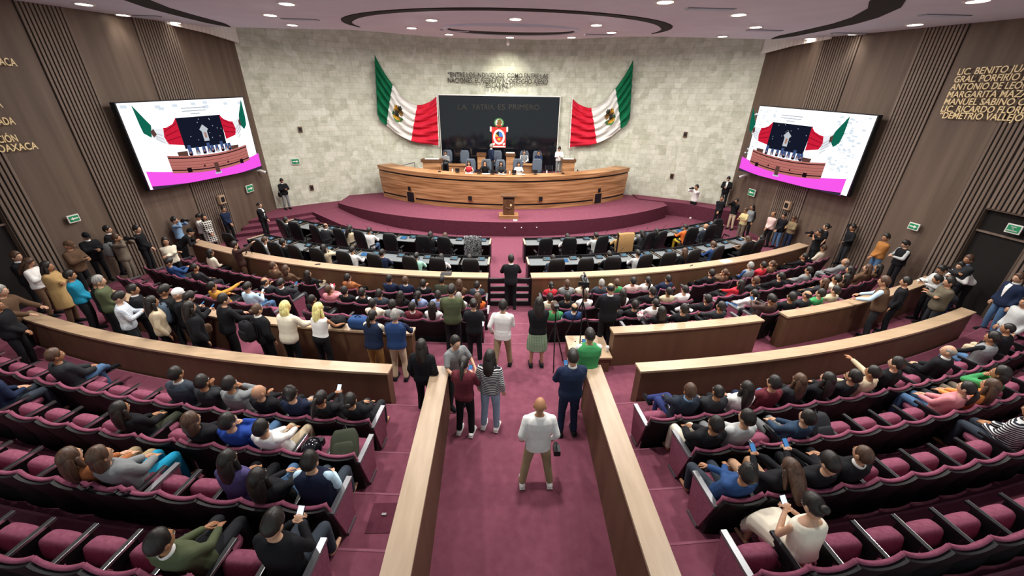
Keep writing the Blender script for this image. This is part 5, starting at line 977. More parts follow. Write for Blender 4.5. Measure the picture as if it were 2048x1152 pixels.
# ================================================================== WHO SITS AND STANDS WHERE (zone|head px|head px|pose|hair|top|trousers|extras|label)
PEOPLE = '''
D2|891|307|sp|sK|j:grey/white|black||
D2|1048|307|sl|sK|v:grey/white|black||
D2|1077|307|sf|sK|j:navy/white|black||
X1.95|983|293|T|sG|j:navy/white|char|h60|grey haired person in navy suit standing behind the dais, facing right
X1.95|1119|298|P|sK|s:white|grey|h180|person in white shirt standing at right end of the dais
D1|938|327|sd|lK|n:red|black||
D1|970|329|su|lK|s:black|black||
D1|1002|328|sd|lK|j:char/black|black||
D1|1037|328|sd|lK|t:white|black||
X0|519|411|K|nK|j:black/white|black|h95 V|person in black suit and white blouse against the left wood wall, nearest stage
X.45|563|362|P|sK|j:black/white|grey|h130 bag|photographer in black jacket and grey trousers on the left stage landing
X0|447|419|K|sK|s:navy|black|h110|person in navy sweater with clasped hands beside the left slatted panel
X0|408|435|K|oK|d:plaid|black|h120|person in checked black and white coat against the left slatted panel
X0|375.5|434|P|sK|s:white|char|h75|person in white shirt and black braces at the left wood wall
X0.1|381|464|B|kK|s:black|black|h60|person in black and dark cap bending over the left end of front barrier
X0.1|332.5|441|C|sK|s:lblue|black|h75|photographer in pale blue shirt aiming a long lens, left wall
X0.3|331|483|F|lK|s:cream|black|h130|person in cream cardigan with folded arms, end of left wing rows
X0.4|274|459|K|sK|s:black|black|h75|person in black beside the slatted panel, left wall
X0.5|233|477|C|sB|j:taupe|taupe|h75 pack:grey|photographer in taupe jacket with grey backpack, left wall
X0.6|215|460|T|sK|s:black/white|black|h75|person in black sweater and white collar looking up, left wall
X0.6|172|473|P|kK|j:black/white|black|h110|person in black coat and cap reading a phone, left wall
X0.6|137|491|P|kB|j:brown|black|h85|person in brown jacket and dark cap, left wall beside exit panel
X0.6|129|509|P|lB|s:white|brown|h75|brown haired person in white blouse using a phone, left walkway
X0.6|110|530|F|lK|d:tan|brown|h70|person in long tan coat standing at the left doorway panel
X0.6|175|542|K|sK|s:teal|black|h60|person in bright teal jacket on the left walkway
X0.6|198|561|K|sK|j:black|black|h60|person in black jacket in front of the teal jacket, left walkway
X0.6|239|550|K|sG|j:olive|black|h60|grey haired person in dark olive jacket on the left walkway
X0.6|206|608|P|sK|s:plaidw|char|h55|person in pale checked shirt holding a phone behind left barrier
X0.6|37|513|K|sB|j:black/white|black|h80 V tie|person in black suit and tie in the left doorway
X0.65|2|583|L|sG|j:brown|black|h70|person in brown jacket with hands on the left barrier end
X0.7|-8|612|K|sK|j:black|black|h70|person in black jacket cut by the left edge
X0.6|267|621|T|lK|s:beige|black|h45|person with long dark hair and beige jacket behind left barrier
X0.6|305|566|K|sK|j:black/white|black|h55|person in black jacket showing white hem, left crowd
X0.6|328|582|P|sK|j:black|char|h50|person with bowed head in black hoodie, left crowd
X0.6|360|586|P|kW|j:black|char|h50 pack:steel|person in white cap with blue grey backpack, left crowd
X0.6|347|632|T|lK|j:black|black|h40|person with long black hair and fluffy black coat, left crowd
X0.6|400|585|P|sK|j:black|navy|h45 bag:brown|person in black jacket carrying a brown shoulder bag
X0.6|467|590|L|sK|j:black|black|h35|person in black hoodie leaning on the left wing aisle barrier
X0.6|514|620|T|nB|j:black/white|black|h30 pack:black|person in black with bun hair and dark backpack by left aisle
X0.6|571|616|L|oY|j:cream|black|h15|blond person in cream jacket leaning on left rear barrier
X0.6|637|618|L|lY|n:white|black|h20|person with long blond hair in white sleeveless top, left rear barrier
L3|412|580|sr|sK|s:mustard|black||
L3|494|579|sp|sK|s:sky|denim||
L2|515|572|sf|fK|s:char/white|black||
L2|553|573|sp|sK|j:char/white|char||
L2|335|528|sp|sK|s:blue|char||
L2|387|538|sl|sK|s:char|char||
L1|421|508|sl|oK|s:cream|black||
X0|469|491|R|sK|j:leather|brown|h45|person in brown leather jacket holding up an arm at front barrier
L1|546|536|sf|sB|s:brown|black||
L1|570|542|sl|oB|s:brown|black||
L1|607|553|sx|lK|s:black|beige||
L3|613|607|sl|sK|s:black|black||
L2|655|587|su|sB|s:pink|black|flowers|
L2|684|588|sl|sK|s:black|black||
L1|690|561|sl|sK|s:rust|black||
L1|778|561|sl|sK|s:navy|black||
L1|810|563|sl|sB|s:navy/white|black||
L1|843|571|sf|sK|j:black/white|black||
L1|884|561|sl|sK|j:olived|black||
L1|917|574|sl|oB|s:brown|black||
L1|955|575|sf|sK|j:slate/white|black||
L2|725|591|sl|sK|v:black/white|black||
L2|755|590|sl|sK|s:slate|black||
L2|798|602|sl|lK|s:black|black||
L2|830|600|sl|pK|s:periw|black||
L2|871|604|sl|sK|s:periw|black||
L2|916|601|sf|sG|s:lgrey|black||
L2|964|606|sl|lB|s:orange|black||
L3|742|617|sl|sK|s:cream|black||
L3|777|624|sl|cK|s:grey|black||
L3|817|624|sl|sK|s:maroon/white|black||
L3|858|630|sl|lK|t:white|black||
X0.5|903|591|P|sK|j:olive|black|h0 s1.05|person in olive green jacket standing behind the last centre row
X0.5|947|609|P|nK|v:black/char|black|h0|person in black quilted waistcoat standing beside the centre aisle
X0.6|745|632|L|pK|v:navy/cream|must|h15|person in navy quilted waistcoat and mustard trousers with ponytail
X0.6|790|632|L|sG|v:blued/navy|beige|h5|grey haired person in blue waistcoat and beige trousers at barrier end
X0.6|1006|613|W|sK|s:white|khaki|h10|person in untucked white shirt and khaki trousers on central steps
X0.6|843|693|T|lK|j:black|black|h10|person with long black hair and black coat beside barrier end
X0.6|911|686|L|sK|t:grey/white|char|h140|person in grey polo shirt leaning on the central wall end
X0.55|927|728|P|pK|s:maroon|black|h15 ramp ws|person in maroon sweater and black trousers standing inside central ramp
X0.6|980|715|T|lK|s:stripe|pdenim|h15 ramp ws|person in striped top and pale jeans on the central ramp
X0|1022|528|L|sK|j:black/white|black|h0 s1.06|person in black suit holding the closed slatted gate
L1|1105|577|sl|nK|s:red|black||
L1|1133|576|sl|sB|j:grey/black|black||
L1|1170|577|sl|pK|s:cream|black||
L1|1206|570|sl|sG|j:slate|black||
L1|1239|573|sl|sB|s:green|black||
L1|1276|571|sl|sK|s:blush|black||
L1|1307|569|sl|pK|s:white|black||
L1|1343|562|sl|sK|j:navy|black||
L2|1103|603|sl|sK|s:cream|black||
L2|1136|602|sl|sK|j:black|black||
L2|1176|605|sl|sB|s:white|black||
L2|1254|599|sl|lK|s:white|black||
L2|1315|593|sx|sK|j:black|black||
L2|1350|591|sl|sK|s:khakil|black||
L2|1381|587|sl|sK|s:white|black||
X0.6|1078|607|K|lK|j:black|greenp|h0 skirt|person in black jacket and green patterned skirt on central steps
L3|1154|623|sl|fK|j:blued/white|navy||
L3|1113|630|sl|cB|s:green|black||
L3|1241|623|sl|cK|s:char|black||
L3|1279|624|sl|sK|s:black|black||
L3|1320|614|sl|nK|s:white|black||
L3|1419|601|sx|sK|j:black|white||
L4|1338|636|sl|lK|s:black|black||
L4|1385|634|sl|sK|s:black|black||
L4|1462|626|sf|sK|s:char|black||
X0.6|1220|589|P|fK|j:black/white|black|h0 s1.05|balding camera operator in black standing at the video tripod
X0.6|1180|673|P|sK|v:green/white|black|h0|person in green quilted waistcoat seated on the wooden camera plinth
X0.5|1146|717|P|sK|j:navy/white|navy|h355 ramp s1.05|person in navy suit standing beside the right central wall
X0.25|1080|812|V|b|s:white|khaki|h0 hang ramp s1.05 ws|bald person in white shirt and khaki trousers on central ramp
L1|1428|551|sl|sK|j:black|black||
L1|1455|547|su|nB|s:brown|black||
L1|1502|533|sl|sG|v:grey/blue|black||
L1|1526|533|sl|sK|s:red|black||
L1|1548|528|sl|nB|j:brown|black||
L1|1614|515|sf|sK|s:black|black||
L1|1647|499|sl|sB|s:cream|black||
X0.2|1639|466|C|sK|t:black|black|h285|photographer in black tee shirt aiming over the front barrier, right
X0.2|1653|454|T|nK|t:black|black|h300|person with tied hair behind the photographer, right wall
L2|1493|573|sx|lK|s:red|black||
L2|1525|570|sl|sB|s:char|black||
L2|1566|556|sl|sK|j:black|black||
L2|1621|543|sl|sK|s:grey|black||
L2|1695|524|sl|fG|j:grey|grey||
L3|1517|592|sl|pK|s:white|denim||
L3|1655|566|sl|lB|s:char|black||
L3|1679|561|sl|cK|s:cream|black||
L3|1700|543|sl|lK|s:brown|black||
L3|1702|557|sl|lK|s:brown|black||
L4|1563|611|sp|sK|j:leather|black||
L4|1606|606|sl|sK|s:black|black||
L4|1630|604|sl|fK|s:char|black||
L4|1645|590|sl|sK|s:green|red||
L4|1682|584|sl|sK|s:khakil|black||
L3|1737|540|sl|lB|s:brown|black||
L3|1757|541|sl|lK|s:brown|black||
X0.78|1457|358|P|sK|j:black/white|black|h220 V|person in black suit and white shirt high on right stage walkway
X0|1444|397|K|sK|s:black|black|h220|person in black sweater below the right stage walkway
X0|1380|377|C|sK|s:white|black|h250 s1.12 near ws|photographer in white shirt and white shoes before the right stage walkway
X0|1473|403|C|sK|s:black|beige|h240|photographer in black sweater and beige trousers, right wall
X0|1492|421|P|nB|t:straw|taupe|h260|photographer in straw coloured vest against the right wall
X0|1505|415|T|lK|v:grey/black|black|h250|long haired person in grey waistcoat holding an envelope, right wall
X0|1547|429|K|fK|s:blush|black|h255|person in pink shirt leaning on the right slatted panel
X0|1568|432|K|sK|j:black|denim|h255|person in black jacket and jeans leaning on right slatted panel
X0|1599|438|P|sB|s:tand|navy|h260|person in tan sweater looking at a phone, right wall
X0.4|1726|456|H|sK|s:black|char|h280|person in black jacket with hand on head, right slatted panel
X0.5|1772|476|K|sK|s:ochre|denim|h280|person in ochre sweater and jeans leaning on the right wall
X0.5|1812|489|P|sK|v:black/lgrey|black|h280|person in black waistcoat and pale sleeves, right wall
X0.6|1908|513|F|sB|j:char/periw|black|h275|person in dark suit and blue shirt beside the right door
X0.6|1871|536|P|nK|s:lgrey|black|h285|person in pale grey top writing on the right barrier
X0.6|1960|533|B|sK|s:white|black|h275|person in white shirt bending before the right door
X0.6|1875|560|B|sK|j:char|navy|h290|person in dark jacket bending low on the right walkway
X0.6|1938|577|F|sK|j:tandk|char|h290|person in grey brown coat with folded arms, right barrier end
X0.7|2037|557|T|sB|j:navy/white|denim|h280 V|person in navy blazer and jeans leaning at the right edge
X0.7|2052|606|T|sK|s:lgrey|pdenim|h285|person in pale top and jeans cut by the right edge
X0.6|1762|562|L|sB|v:brown/sky|char|h320|person in brown waistcoat and blue shirt leaning on right rear barrier
X0.6|1784|556|T|sK|s:black|black|h320|bearded person in black beside the brown waistcoat, right rear barrier
U0|2011|657|sl|zK|s:black|beige||
U0|1985|679|sf|sK|v:grey/black|denim||
U0|1897|708|sl|fG|j:black/white|black||
U0|1794|733|sl|sK|s:black|black||
U0|1746|749|sr|sK|s:beige|black||
U0|1703|761|sf|sK|s:black|black||
U0|1647|766|sl|lK|s:black|black||
U0|1601|764|sl|lB|s:char|denim||
U0|1549|772|sl|sK|s:maroon|navy||
U0|1480|784|sl|lK|s:white|black||
U0|1437|787|sl|zK|j:char|slate||
U0|1380|789|sx|sB|j:slated/lblue|navyb||
U1|1433|858|sl|sK|j:black|ivory||
U1|1490|846|sl|sK|s:lgrey|grey||
U1|1621|841|sl|sK|s:denimd|grey||
U1|1941|781|sl|pK|s:pink|denim||
U1|1985|778|sl|lB|s:orangew|char||
U1|2001|752|su|oK|s:green|taupe||
U2|1504|961|sc|cK|s:blue|slate||
U2|1597|953|sp|lB|s:black|skin||
U2|1667|940|sp|sK|s:black|black||
U2|1722|921|sl|zB|j:black/white|black||
U2|2068|830|sl|sK|s:stripe|slate||
U3|1618|1009|sp|nK|n:ivory|ivory|skirt|
U0|111|718|sx|sB|j:char|denim||
U0|353|753|sl|sK|j:slate/white|black||
U0|413|771|sf|sK|s:char|black||
U0|459|776|su|sK|s:grey|black||
U0|522|793|sf|b|s:black|black||
U0|579|794|sl|cK|s:navyd|grey||
U0|651|805|sp|pK|s:black|black||
U0|699|808|sl|nK|s:black|char||
U1|232|822|sl|lK|s:black|olived||
U1|374|854|sl|oB|s:black|black||
U1|459|854|su|sK|s:royal|denim||
U1|522|867|sl|sK|s:white|beige||
U1|-30|750|sl|sK|s:navy|slate||
U2|129|923|sl|lB|s:rust|khaki||
U2|195|921|sl|oB|j:grey|cyan||
U2|459|923|sl|lK|s:purple|black||
U2|539|967|sl|lK|s:black|denim||
U2|621|930|sl|sK|v:navyd/sky|slate||
U3|312|1097|sl|sK|s:olive/white|char||
U3|547|1061|sp|sK|s:black|slate||
A|560|443|sl|sK|j:char/white|char||
A|655|456|sd|fK|j:char/white|black||
A|698|467|sd|lK|s:beige|grey||
A|744|467|sd|sK|s:white|denim||
A|879|474|sd|oB|s:char|black||
A|901|477|sd|oK|s:black|black||
A|1136|478|sd|sK|s:white|black||
A|1187|471|sd|sK|s:lgrey|black||
A|1232|468|sd|sB|s:tan|black||
A|1282|467|sd|lK|s:char|black||
A|1327|464|sd|lK|s:black|black||
A|1367|457|sd|nK|s:orange|yellow||
A|1405|450|sl|b|j:slate/white|navy||
B|528|485|sl|sB|s:white|black||
B|562|495|sl|sK|s:black|black||
B|655|500|su|lK|s:beige|black||
B|703|508|sd|sK|s:white|black||
B|763|512|sd|sK|s:navy|black||
B|833|516|sd|sK|s:mint|black||
B|879|522|sd|lK|s:white|black||
B|932|516|sd|sK|s:slate|black||
B|1102|522|sp|sK|s:slate|navy||
B|1214|512|sd|sK|s:black|black||
B|1275|512|sd|sK|s:lgrey|black||
B|1360|508|sl|lB|s:black|black||
B|1459|496|sd|sB|s:blued|black||
B|1493|482|sd|lB|s:brown|black||
B|1528|484|sl|sK|s:white|black||
'''
def noun_top(top):
    ty, c = top.split(':'); c0 = c.split('/')[0]
    return CLR[c0][1]+' '+{'j': 'jacket', 's': 'shirt', 't': 'tee shirt', 'n': 'sleeveless top', 'v': 'waistcoat', 'd': 'coat'}[ty] if c0 != 'leather' else 'brown leather jacket'
def noun_hair(h): return 'bald person' if h == 'b' else 'person with '+HST[h[0]] % HCL[h[1]][1]
ROWS = []
for ln in PEOPLE.strip().split('\n'):
    f = ln.split('|'); ROWS.append(dict(z=f[0], x=float(f[1]), y=float(f[2]), pose=f[3], hair=f[4], top=f[5], bot=f[6], ex=f[7] if len(f) > 7 else '', lab=f[8] if len(f) > 8 else ''))
SIT_Z = 1.12
seatlist = []
for i, r in enumerate(ROWS):
    if r['z'] in LR: q = on_z(r['x'], r['y'], LR[r['z']][0]+SIT_Z); r['q'] = q; seatlist.append((r['z'], ang(q), i))
OBJ = {'helmet': ('U1', 618, 897, .7), 'pack': ('U1', 690, 897, .7), 'pack2': ('U1', 1566, 842, .75)}
for k, (row, x, y, h) in OBJ.items(): seatlist.append((row, ang(on_z(x, y, LR[row][0]+h)), k))
fill_seats(seatlist)
def look(pos, rz, tx, ty, lim=1.25):
    ht = math.atan2(tx-pos[0], ty-pos[1]); y = ht+rz; y = (y+PI) % (2*PI)-PI; return max(-lim, min(lim, y))
def bouquet(p, label, cols, rnd):
    t = empty('bouquet', p); t.scale = (.62, .62, .62); b = MB(); b.tube([(0, 0, 0), (0, 0, .12), (0, 0, .24)], [.03, .08, .13], MT['paper'], 10); b.build('wrapping', t)
    for k in range(9): b = MB(); a = rnd.uniform(0, 6.3); r_ = rnd.uniform(0, .11); b.ball((r_*math.cos(a), r_*math.sin(a), .3+rnd.uniform(-.03, .05)), .042, fabric(cols[k % len(cols)]), 8, 5); b.build('flower', t)
    return tag(t, label, 'bouquet')
HELD = []; PERS = []
def item(fn, name, label, cat, J, o, mat4=None, group=None): pass
def world(o, p):                                        # local point of a person -> world
    c, s = math.cos(o.rotation_euler[2]), math.sin(o.rotation_euler[2]); k = o.scale[0]; return Vector((o.location[0]+k*(c*p[0]-s*p[1]), o.location[1]+k*(s*p[0]+c*p[1]), o.location[2]+k*p[2]))
USED = {}; cntD = {'D1': 0, 'D2': 0}; cntA = {}
order = sorted((r for r in ROWS if r['z'] in 'AB'), key=lambda r: abs(r['x']-1018))
for r in order:
    s = 'left' if r['x'] < 1018 else 'right'; k = (r['z'], s); r['n'] = cntA.get(k, 0); cntA[k] = r['n']+1
for i, r in enumerate(ROWS):
    z = r['z']; rnd = random.Random(i*17+3); base = noun_hair(r['hair'])+', '+noun_top(r['top']); sc = rnd.uniform(.96, 1.03); pitch = .05
    if z in LR:
        if i not in SEATED: print('UNSEATED', r); continue
        a, pn = SEATED[i]; zf, Rb = LR[z]; Rh = Rb-.27; p = pol(Rh, a); rz = facing(a)+rnd.uniform(-.08, .08); off = rad(r['q'])-Rh; lean = max(-.12, min(.42, math.atan2(off, .62)+.02)); sc = rnd.uniform(.95, 1.0)
        pos = (p[0], p[1], zf); yaw = look(pos, rz, rnd.uniform(-2, 2), 21)*(.85 if r['pose'] not in ('sp',) else .3)+rnd.uniform(-.15, .15); pitch = .55 if r['pose'] == 'sp' else -.02
        pitch += -.2*lean; lab, grp = base+', '+pn, 'seated audience'
    elif z in 'AB':
        R0 = 20.80 if z == 'A' else 22.95; a = ang(on_z(r['x'], r['y'], 1.14)); c = min((q[0] for q in CHAIRS[z]), key=lambda q: abs(q-a)); a = .65*c+.35*a if abs(c-a) < 2.4 else a; sg = -1 if a < 0 else 1; kk = (z, sg); a = sg*max([abs(a)]+[q+1.62 for q in USED.get(kk, []) if abs(q-abs(a)) < 1.62]); USED.setdefault(kk, []).append(abs(a)); p = pol(R0, a); pos = (p[0], p[1], .02); rz = facing(a)+rnd.uniform(-.1, .1); lean = -.05 if r['pose'] == 'sd' else .12
        yaw = look(pos, rz, 0, 21)*.7; pitch = .35 if r['pose'] == 'sd' else .05; s = 'left' if r['x'] < 1018 else 'right'; lab, grp = base+', %s %s desk row, %s from the aisle' % (s, 'stage-side' if z == 'A' else 'barrier-side', ORD[r['n']]), 'deputies at the desks'
    elif z in cntD:
        zf = 1.75 if z == 'D1' else 1.95; q = on_z(r['x'], r['y'], zf+1.14); pos = (q[0], min(q[1], 24.75), zf); rz = PI+rnd.uniform(-.1, .1); lean = -.03; yaw = 0; pitch = .3 if r['pose'] == 'sd' else .1; lab, grp = base+(', at the long desk, %s from left' if z == 'D1' else ', rear dais row, %s person from left') % ORD[cntD[z]], 'people seated on the dais'; cntD[z] += 1
    else:
        zf = float(z[1:]); h = 0; ex = r['ex'].split()
        for e in ex:
            if e[0] == 'h' and e[1:].isdigit(): h = float(e[1:])
        rz = -math.radians(h); lean = 0; yaw = rnd.uniform(-.2, .2); pitch = {'P': .5, 'B': .2, 'C': .0}.get(r['pose'], .05)
        if h == 60 and zf < .3 and False: pass
        Jt, _ = skeleton(r['pose'], 0, 0, 0, 1); H = Jt['H']; q = on_z(r['x'], r['y'], zf+H[2]*sc); c, s = math.cos(rz), math.sin(rz); p = np.array([q[0]-sc*(c*H[0]-s*H[1]), q[1]-sc*(s*H[0]+c*H[1])]); R = rad(p)
        if zf >= .5 and abs(p[0]) > 2.1 and p[1] < 15:
            R2 = R
            if 27.5 < R < 28.42: R2 = 28.42
            if 28.86 < R < 29.5 and 2 < abs(p[0]) < 11: R2 = 28.86
            if R2 != R: p = pol(R2, ang(p))
        gap = XW(p[1])-.24-abs(p[0])
        if gap < 0 and p[1] < 21: p[0] = math.copysign(XW(p[1])-.24, p[0])
        for e in ex:
            if e[0] == 's' and e[1:2] == '1': sc = float(e[1:])
        if 'ramp' in ex:                                   # on the sloping ramp: find the floor height under the feet
            for _ in range(8):
                q = on_z(r['x'], r['y'], zf+H[2]*sc); p = np.array([q[0]-sc*(c*H[0]-s*H[1]), q[1]-sc*(s*H[0]+c*H[1])]); zf = min(.6, -.38+.98*(p[1]+1.2)/6.78)
            p[0] = max(-.95, min(.95, p[0]))
        if 'near' in ex: p = p+np.array([0, -.75])
        pos = (p[0], p[1], zf); lab, grp = r['lab'], None
    o, J = person(pos, rz, r['pose'], r['hair'], r['top'], r['bot'], r['ex'], lab, grp, lean, yaw, pitch, sc); PERS.append((r, o, J))
flush_people()
# ================================================================== THINGS PEOPLE HOLD OR WEAR
def free(name, o, p, label, cat, rot=None, group=None):
    t = empty(name, tuple(world(o, p)), o.rotation_euler[2]); 
    if rot: t.rotation_euler = (rot[0], rot[1], o.rotation_euler[2]+rot[2])
    return tag(t, label, cat, group)
def backpack(t, mat, s=1.0):
    b = MB(); rbox(b, (0, 0, 0), (.32*s, .19*s, .44*s), mat, 0, n=16); b.build('bag_body', t, True); b = MB(); rbox(b, (0, -.10*s, -.06*s), (.25*s, .08*s, .24*s), mat); b.build('front_pocket', t, True); b = MB(); b.tube([(-.03*s, 0, .21*s), (0, 0, .27*s), (.03*s, 0, .21*s)], [.01*s]*3, MT['dark'], 6); b.build('handle', t)
    for x in (-.09, .09): b = MB(); b.tube([(x*s, .09*s, .19*s), (x*s, .14*s, .1*s), (x*s, .13*s, -.1*s), (x*s, .09*s, -.19*s)], [.016*s]*4, MT['dark'], 6); b.build('shoulder_strap', t)
PL = {'olive': 0}
def short(o):                                            # short phrase for the holder
    w = o['label'].split(); return ' '.join(w[:8])
for r, o, J in PERS:
    ex = r['ex'].split(); L = r['lab'] or o['label']
    for e in ex:
        if e.startswith('pack:'): t = free('backpack', o, (0, -.27, 1.2), 'backpack worn by the '+' '.join(L.split()[:9]), 'backpack'); backpack(t, fabric(e[5:]), .95); t.rotation_euler[2] += PI*0
        if e.startswith('bag'):
            c = e[4:] or 'black'; t = free('shoulder_bag', o, (.26, .06, .84), 'shoulder bag of the '+' '.join(L.split()[:9]), 'bag'); b = MB(); rbox(b, (0, 0, 0), (.10, .30, .22), fabric('brown' if c == 'brown' else 'black')); b.build('bag_body', t, True); b = MB(); b.tube([(0, -.1, .1), (-.1, -.12, .4), (-.2, -.1, .58)], [.012]*3, MT['dark'], 6); b.build('strap', t)
        if e == 'hang':
            t = free('camera', o, (.29, .03, .68), 'black camera hanging from the hand of the bald person', 'camera'); b = MB(); b.box((-.05, -.07, -.05), (.05, .07, .05), MT['dark']); b.build('camera_body', t); b = MB(); b.tube([(0, .06, 0), (0, .13, 0)], [.035, .035], MT['dark'], 10); b.build('lens', t); b = MB(); b.tube([(0, -.05, .04), (-.02, -.02, .16), (0, .05, .04)], [.006]*3, MT['dark'], 5); b.build('strap', t)
    if 'flowers' in ex: bouquet(tuple(world(o, tuple((J['WR']+J['WL'])/2+A3(0, .05, -.02)))), 'pink bouquet held up in the lower left centre second row', ('pink', 'red'), random.Random(2))
    if r['pose'] == 'C':
        m = (J['WR']+J['WL'])/2; t = free('camera', o, (m[0], m[1]+.07, m[2]+.03), 'black camera raised by the '+' '.join(L.split()[:9]), 'camera'); b = MB(); b.box((-.07, -.04, -.045), (.07, .04, .045), MT['dark']); b.box((-.03, -.03, .045), (.03, .03, .07), MT['dark']); b.build('camera_body', t); b = MB(); b.tube([(0, .04, 0), (0, .10, 0), (0, .2, 0)], [.038, .038, .045], MT['dark'], 10); b.build('lens', t)
    if r['pose'] in ('sp', 'P') and (np.linalg.norm(np.array(o.location)-CAM) < 16):
        m = (J['WR']+J['WL'])/2; d = unit(J['WR']-J['ER']); t = free('phone', o, tuple(m+A3(0, .075, .045)), 'phone held by the '+' '.join(L.split()[:12]), 'phone', (math.radians(42), 0, 0)); b = MB(); b.box((-.037, -.075, -.004), (.037, .075, .004), MT['dark']); c = b.build('case', t); b = MB(); b.box((-.033, -.07, .004), (.033, .07, .0055), MT['phone'] if r['z'] in ('U3', 'U0', 'L3') or 'screen' in ex else MT['lcd2']); b.build('display', t)
# ================================================================== LOOSE THINGS
def on_seat(k, zoff): a, pn = SEATED[k]; row = OBJ[k][0]; p = pol(LR[row][1]-.22, a); return (p[0], p[1], LR[row][0]+zoff), facing(a), pn
if 'helmet' in SEATED:
    p, rz, pn = on_seat('helmet', .62); t = empty('motorcycle_helmet', p, rz); b = MB(); b.ball((0, 0, 0), (.135, .16, .145), MT['shiny'] if 'shiny' in MT else MT['board'], 18, 12); b.build('shell', t, True); b = MB(); b.box((-.11, .10, -.05), (.11, .165, .05), MT['dark']); b.build('visor', t); tag(t, 'shiny black motorcycle helmet on a left upper seat', 'helmet')
if 'pack' in SEATED:
    p, rz, pn = on_seat('pack', .66); t = empty('backpack', p, rz); t.rotation_euler = (math.radians(-55), 0, rz+.3); backpack(t, fabric('olived'), 1.15); tag(t, 'grey and black backpack lying on the left upper aisle seat', 'backpack')
if 'pack2' in SEATED:
    p, rz, pn = on_seat('pack2', .70); t = empty('backpack', p, rz); t.rotation_euler = (math.radians(-30), 0, rz); backpack(t, fabric('char'), 1.05); tag(t, 'dark backpack on a right upper seat beside the grey trousers', 'backpack')
q = on_z(1452, 612, .95); q = pol(27.35, ang(q)); t = empty('backpack', (q[0], q[1], .85), facing(ang(q))); backpack(t, fabric('black'), 1.0); t.location[2] = .83; tag(t, 'black backpack standing at the right lower aisle between centre and wing', 'backpack')
def onbar(px, py, z): return tuple(on_z(px, py, z))
p = onbar(712, 656, 1.58); a = ang(p); p = (*pol(27.95, a), 1.5); t = empty('bag', p, facing(a)); b = MB(); rbox(b, (0, 0, .13), (.44, .26, .26), fabric('blue'), 0); b.build('bag_body', t, True); b = MB(); b.tube([(-.1, 0, .24), (0, 0, .31), (.1, 0, .24)], [.012]*3, fabric('navy'), 6); b.build('handle', t); tag(t, 'crumpled blue bag on the left rear barrier', 'bag')
p = onbar(672, 650, 1.58); a = ang(p); p = (*pol(27.95, a), 1.5); t = empty('bag', p, facing(a)); b = MB(); rbox(b, (0, 0, .11), (.30, .25, .22), fabric('black')); b.build('bag_body', t, True); b = MB(); b.tube([(-.08, 0, .2), (0, 0, .27), (.08, 0, .2)], [.01]*3, MT['dark'], 6); b.build('handle', t); tag(t, 'round black bag on the left rear barrier beside the blond person', 'bag')
p = on_z(700, 632, 1.6); bouquet((p[0], p[1]+.12, 1.28), 'red and white wrapped bouquet by the left rear barrier', ('red', 'white'), random.Random(1)); bouquet(tuple(on_z(1278, 640, 1.2)), 'pink flower bouquet in the right centre third row', ('pink', 'blush'), random.Random(3))
def flat(px, py, z, name, label, w, d, mat, rzx=0.0, th=.012, R=None):
    p = on_z(px, py, z); a = ang(p); p2 = pol(R, a) if R else p[:2]; b = MB(); b.box((-w/2, -d/2, 0), (w/2, d/2, th), mat); o = b.build(name, None, False, (p2[0], p2[1], z)); o.rotation_euler = (0, 0, facing(a)+rzx); return tag(o, label, name.replace('_', ' '))
flat(892, 549, 1.07, 'notebook', 'black notebook on the left front barrier', .34, .22, MT['dark'], .05, .02, 23.98); flat(639, 527, 1.07, 'phone', 'dark phone lying on the left front barrier', .16, .08, MT['dark'], .5, .012, 23.98); flat(1449, 521, 1.07, 'paper_sheet', 'white paper sheet on the right front barrier', .42, .26, MT['paper'], .1, .006, 23.98); flat(1382, 531, 1.07, 'pen', 'dark pen lying on the right front barrier', .16, .03, MT['dark'], .4, .015, 23.98)
flat(1830, 556, 1.5, 'paper_sheet', 'white papers on the right rear barrier beside the writer', .4, .22, MT['paper'], .1, .012, 27.96)
b = MB(); b.box((-.18, -.2, 0), (.18, .2, .012), MT['riser']); b.box((-.03, .02, .012), (.03, .05, .03), MT['chrome']); p = on_z(787, 1035, 1.11); tag(b.build('floor_hatch', None, False, (-1.83, p[1], 1.105)), 'carpeted floor hatch with small handle beside the left ramp wall', 'hatch')
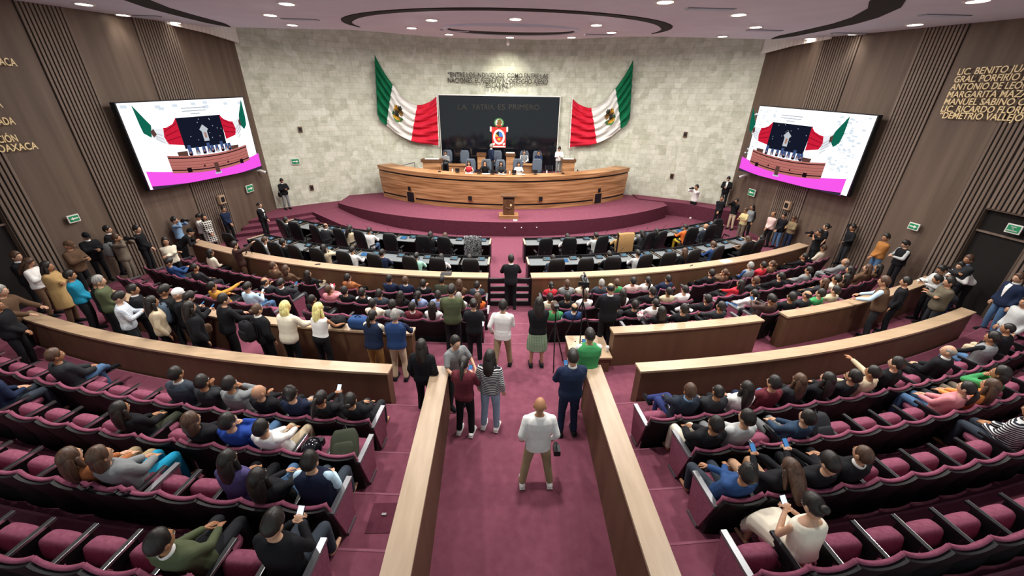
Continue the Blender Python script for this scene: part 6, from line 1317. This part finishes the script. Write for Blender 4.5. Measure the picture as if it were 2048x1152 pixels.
p = on_z(1215, 696, 1.1); t = empty('paper_cup', (p[0], p[1], 1.01)); b = MB(); b.tube([(0, 0, .02), (0, 0, .1)], [.03, .04], MT['paper'], 10); b.build('cup_body', t); b = MB(); b.tube([(0, 0, .11), (0, 0, .12)], [.042, .04], MT['white'], 10); b.build('lid', t); tag(t, 'white paper cup on the camera plinth', 'cup')
# --- tripods
def tripod(base, top, spread, label, head, legs=3, a0=.4):
    t = empty('tripod', base); H = top-base[2]
    for k in range(legs):
        a = a0+2*PI*k/legs; b = MB(); b.tube([(0, 0, H*.72), (spread*.5*math.cos(a), spread*.5*math.sin(a), H*.36), (spread*math.cos(a), spread*math.sin(a), .015)], [.016, .014, .012], MT['dark'], 6); b.build('leg', t)
    b = MB(); b.tube([(0, 0, H*.55), (0, 0, H-.03)], [.014, .014], MT['dark'], 6); b.build('column', t); b = MB(); b.box((-.05, -.06, H-.06), (.05, .06, H), MT['dark']); b.tube([(0, -.05, H-.04), (.03, -.3, H-.16)], [.01, .009], MT['dark'], 6); b.build('pan_head', t); return tag(t, label, 'tripod')
top = on_y(1188, 562, 7.55); tripod((1.50, 7.38, 1.01), top[2], .36, 'tall black tripod carrying the video camera on the plinth', 1)
t = empty('video_camera', (1.50, 7.38, top[2])); b = MB(); b.box((-.06, -.16, 0), (.06, .13, .12), MT['dark']); b.build('camera_body', t); b = MB(); b.tube([(0, .13, .06), (0, .26, .06)], [.045, .055], MT['dark'], 10); b.build('lens', t); b = MB(); b.tube([(0, -.1, .12), (0, -.08, .18), (0, .08, .18), (0, .1, .12)], [.012]*4, MT['dark'], 6); b.build('handle', t); b = MB(); b.box((-.16, -.1, .02), (-.07, -.08, .1), MT['dark']); b.build('monitor', t); b = MB(); b.tube([(0, .0, .2), (0, .16, .2)], [.02, .02], MT['dark'], 8); b.build('microphone', t); tag(t, 'black video camera on the tall tripod above the plinth', 'video camera')
p = on_z(1104, 738, .6); tripod((p[0]+.02, p[1]+.15, .6), on_y(1106, 610, p[1]+.15)[2], .3, 'slim black tripod stand on the steps behind the green skirt', 0, 3, -1.6)
p = on_z(505, 505, 1.07); q = pol(23.98, ang(p)); tripod((*q, 1.07), 1.42, .12, 'mini tripod standing on the left front barrier', 0)

for o in bpy.data.objects:
    if o.parent is None and 'label' in o and len(o['label'].split()) > 16: print('LONG', o['label'])
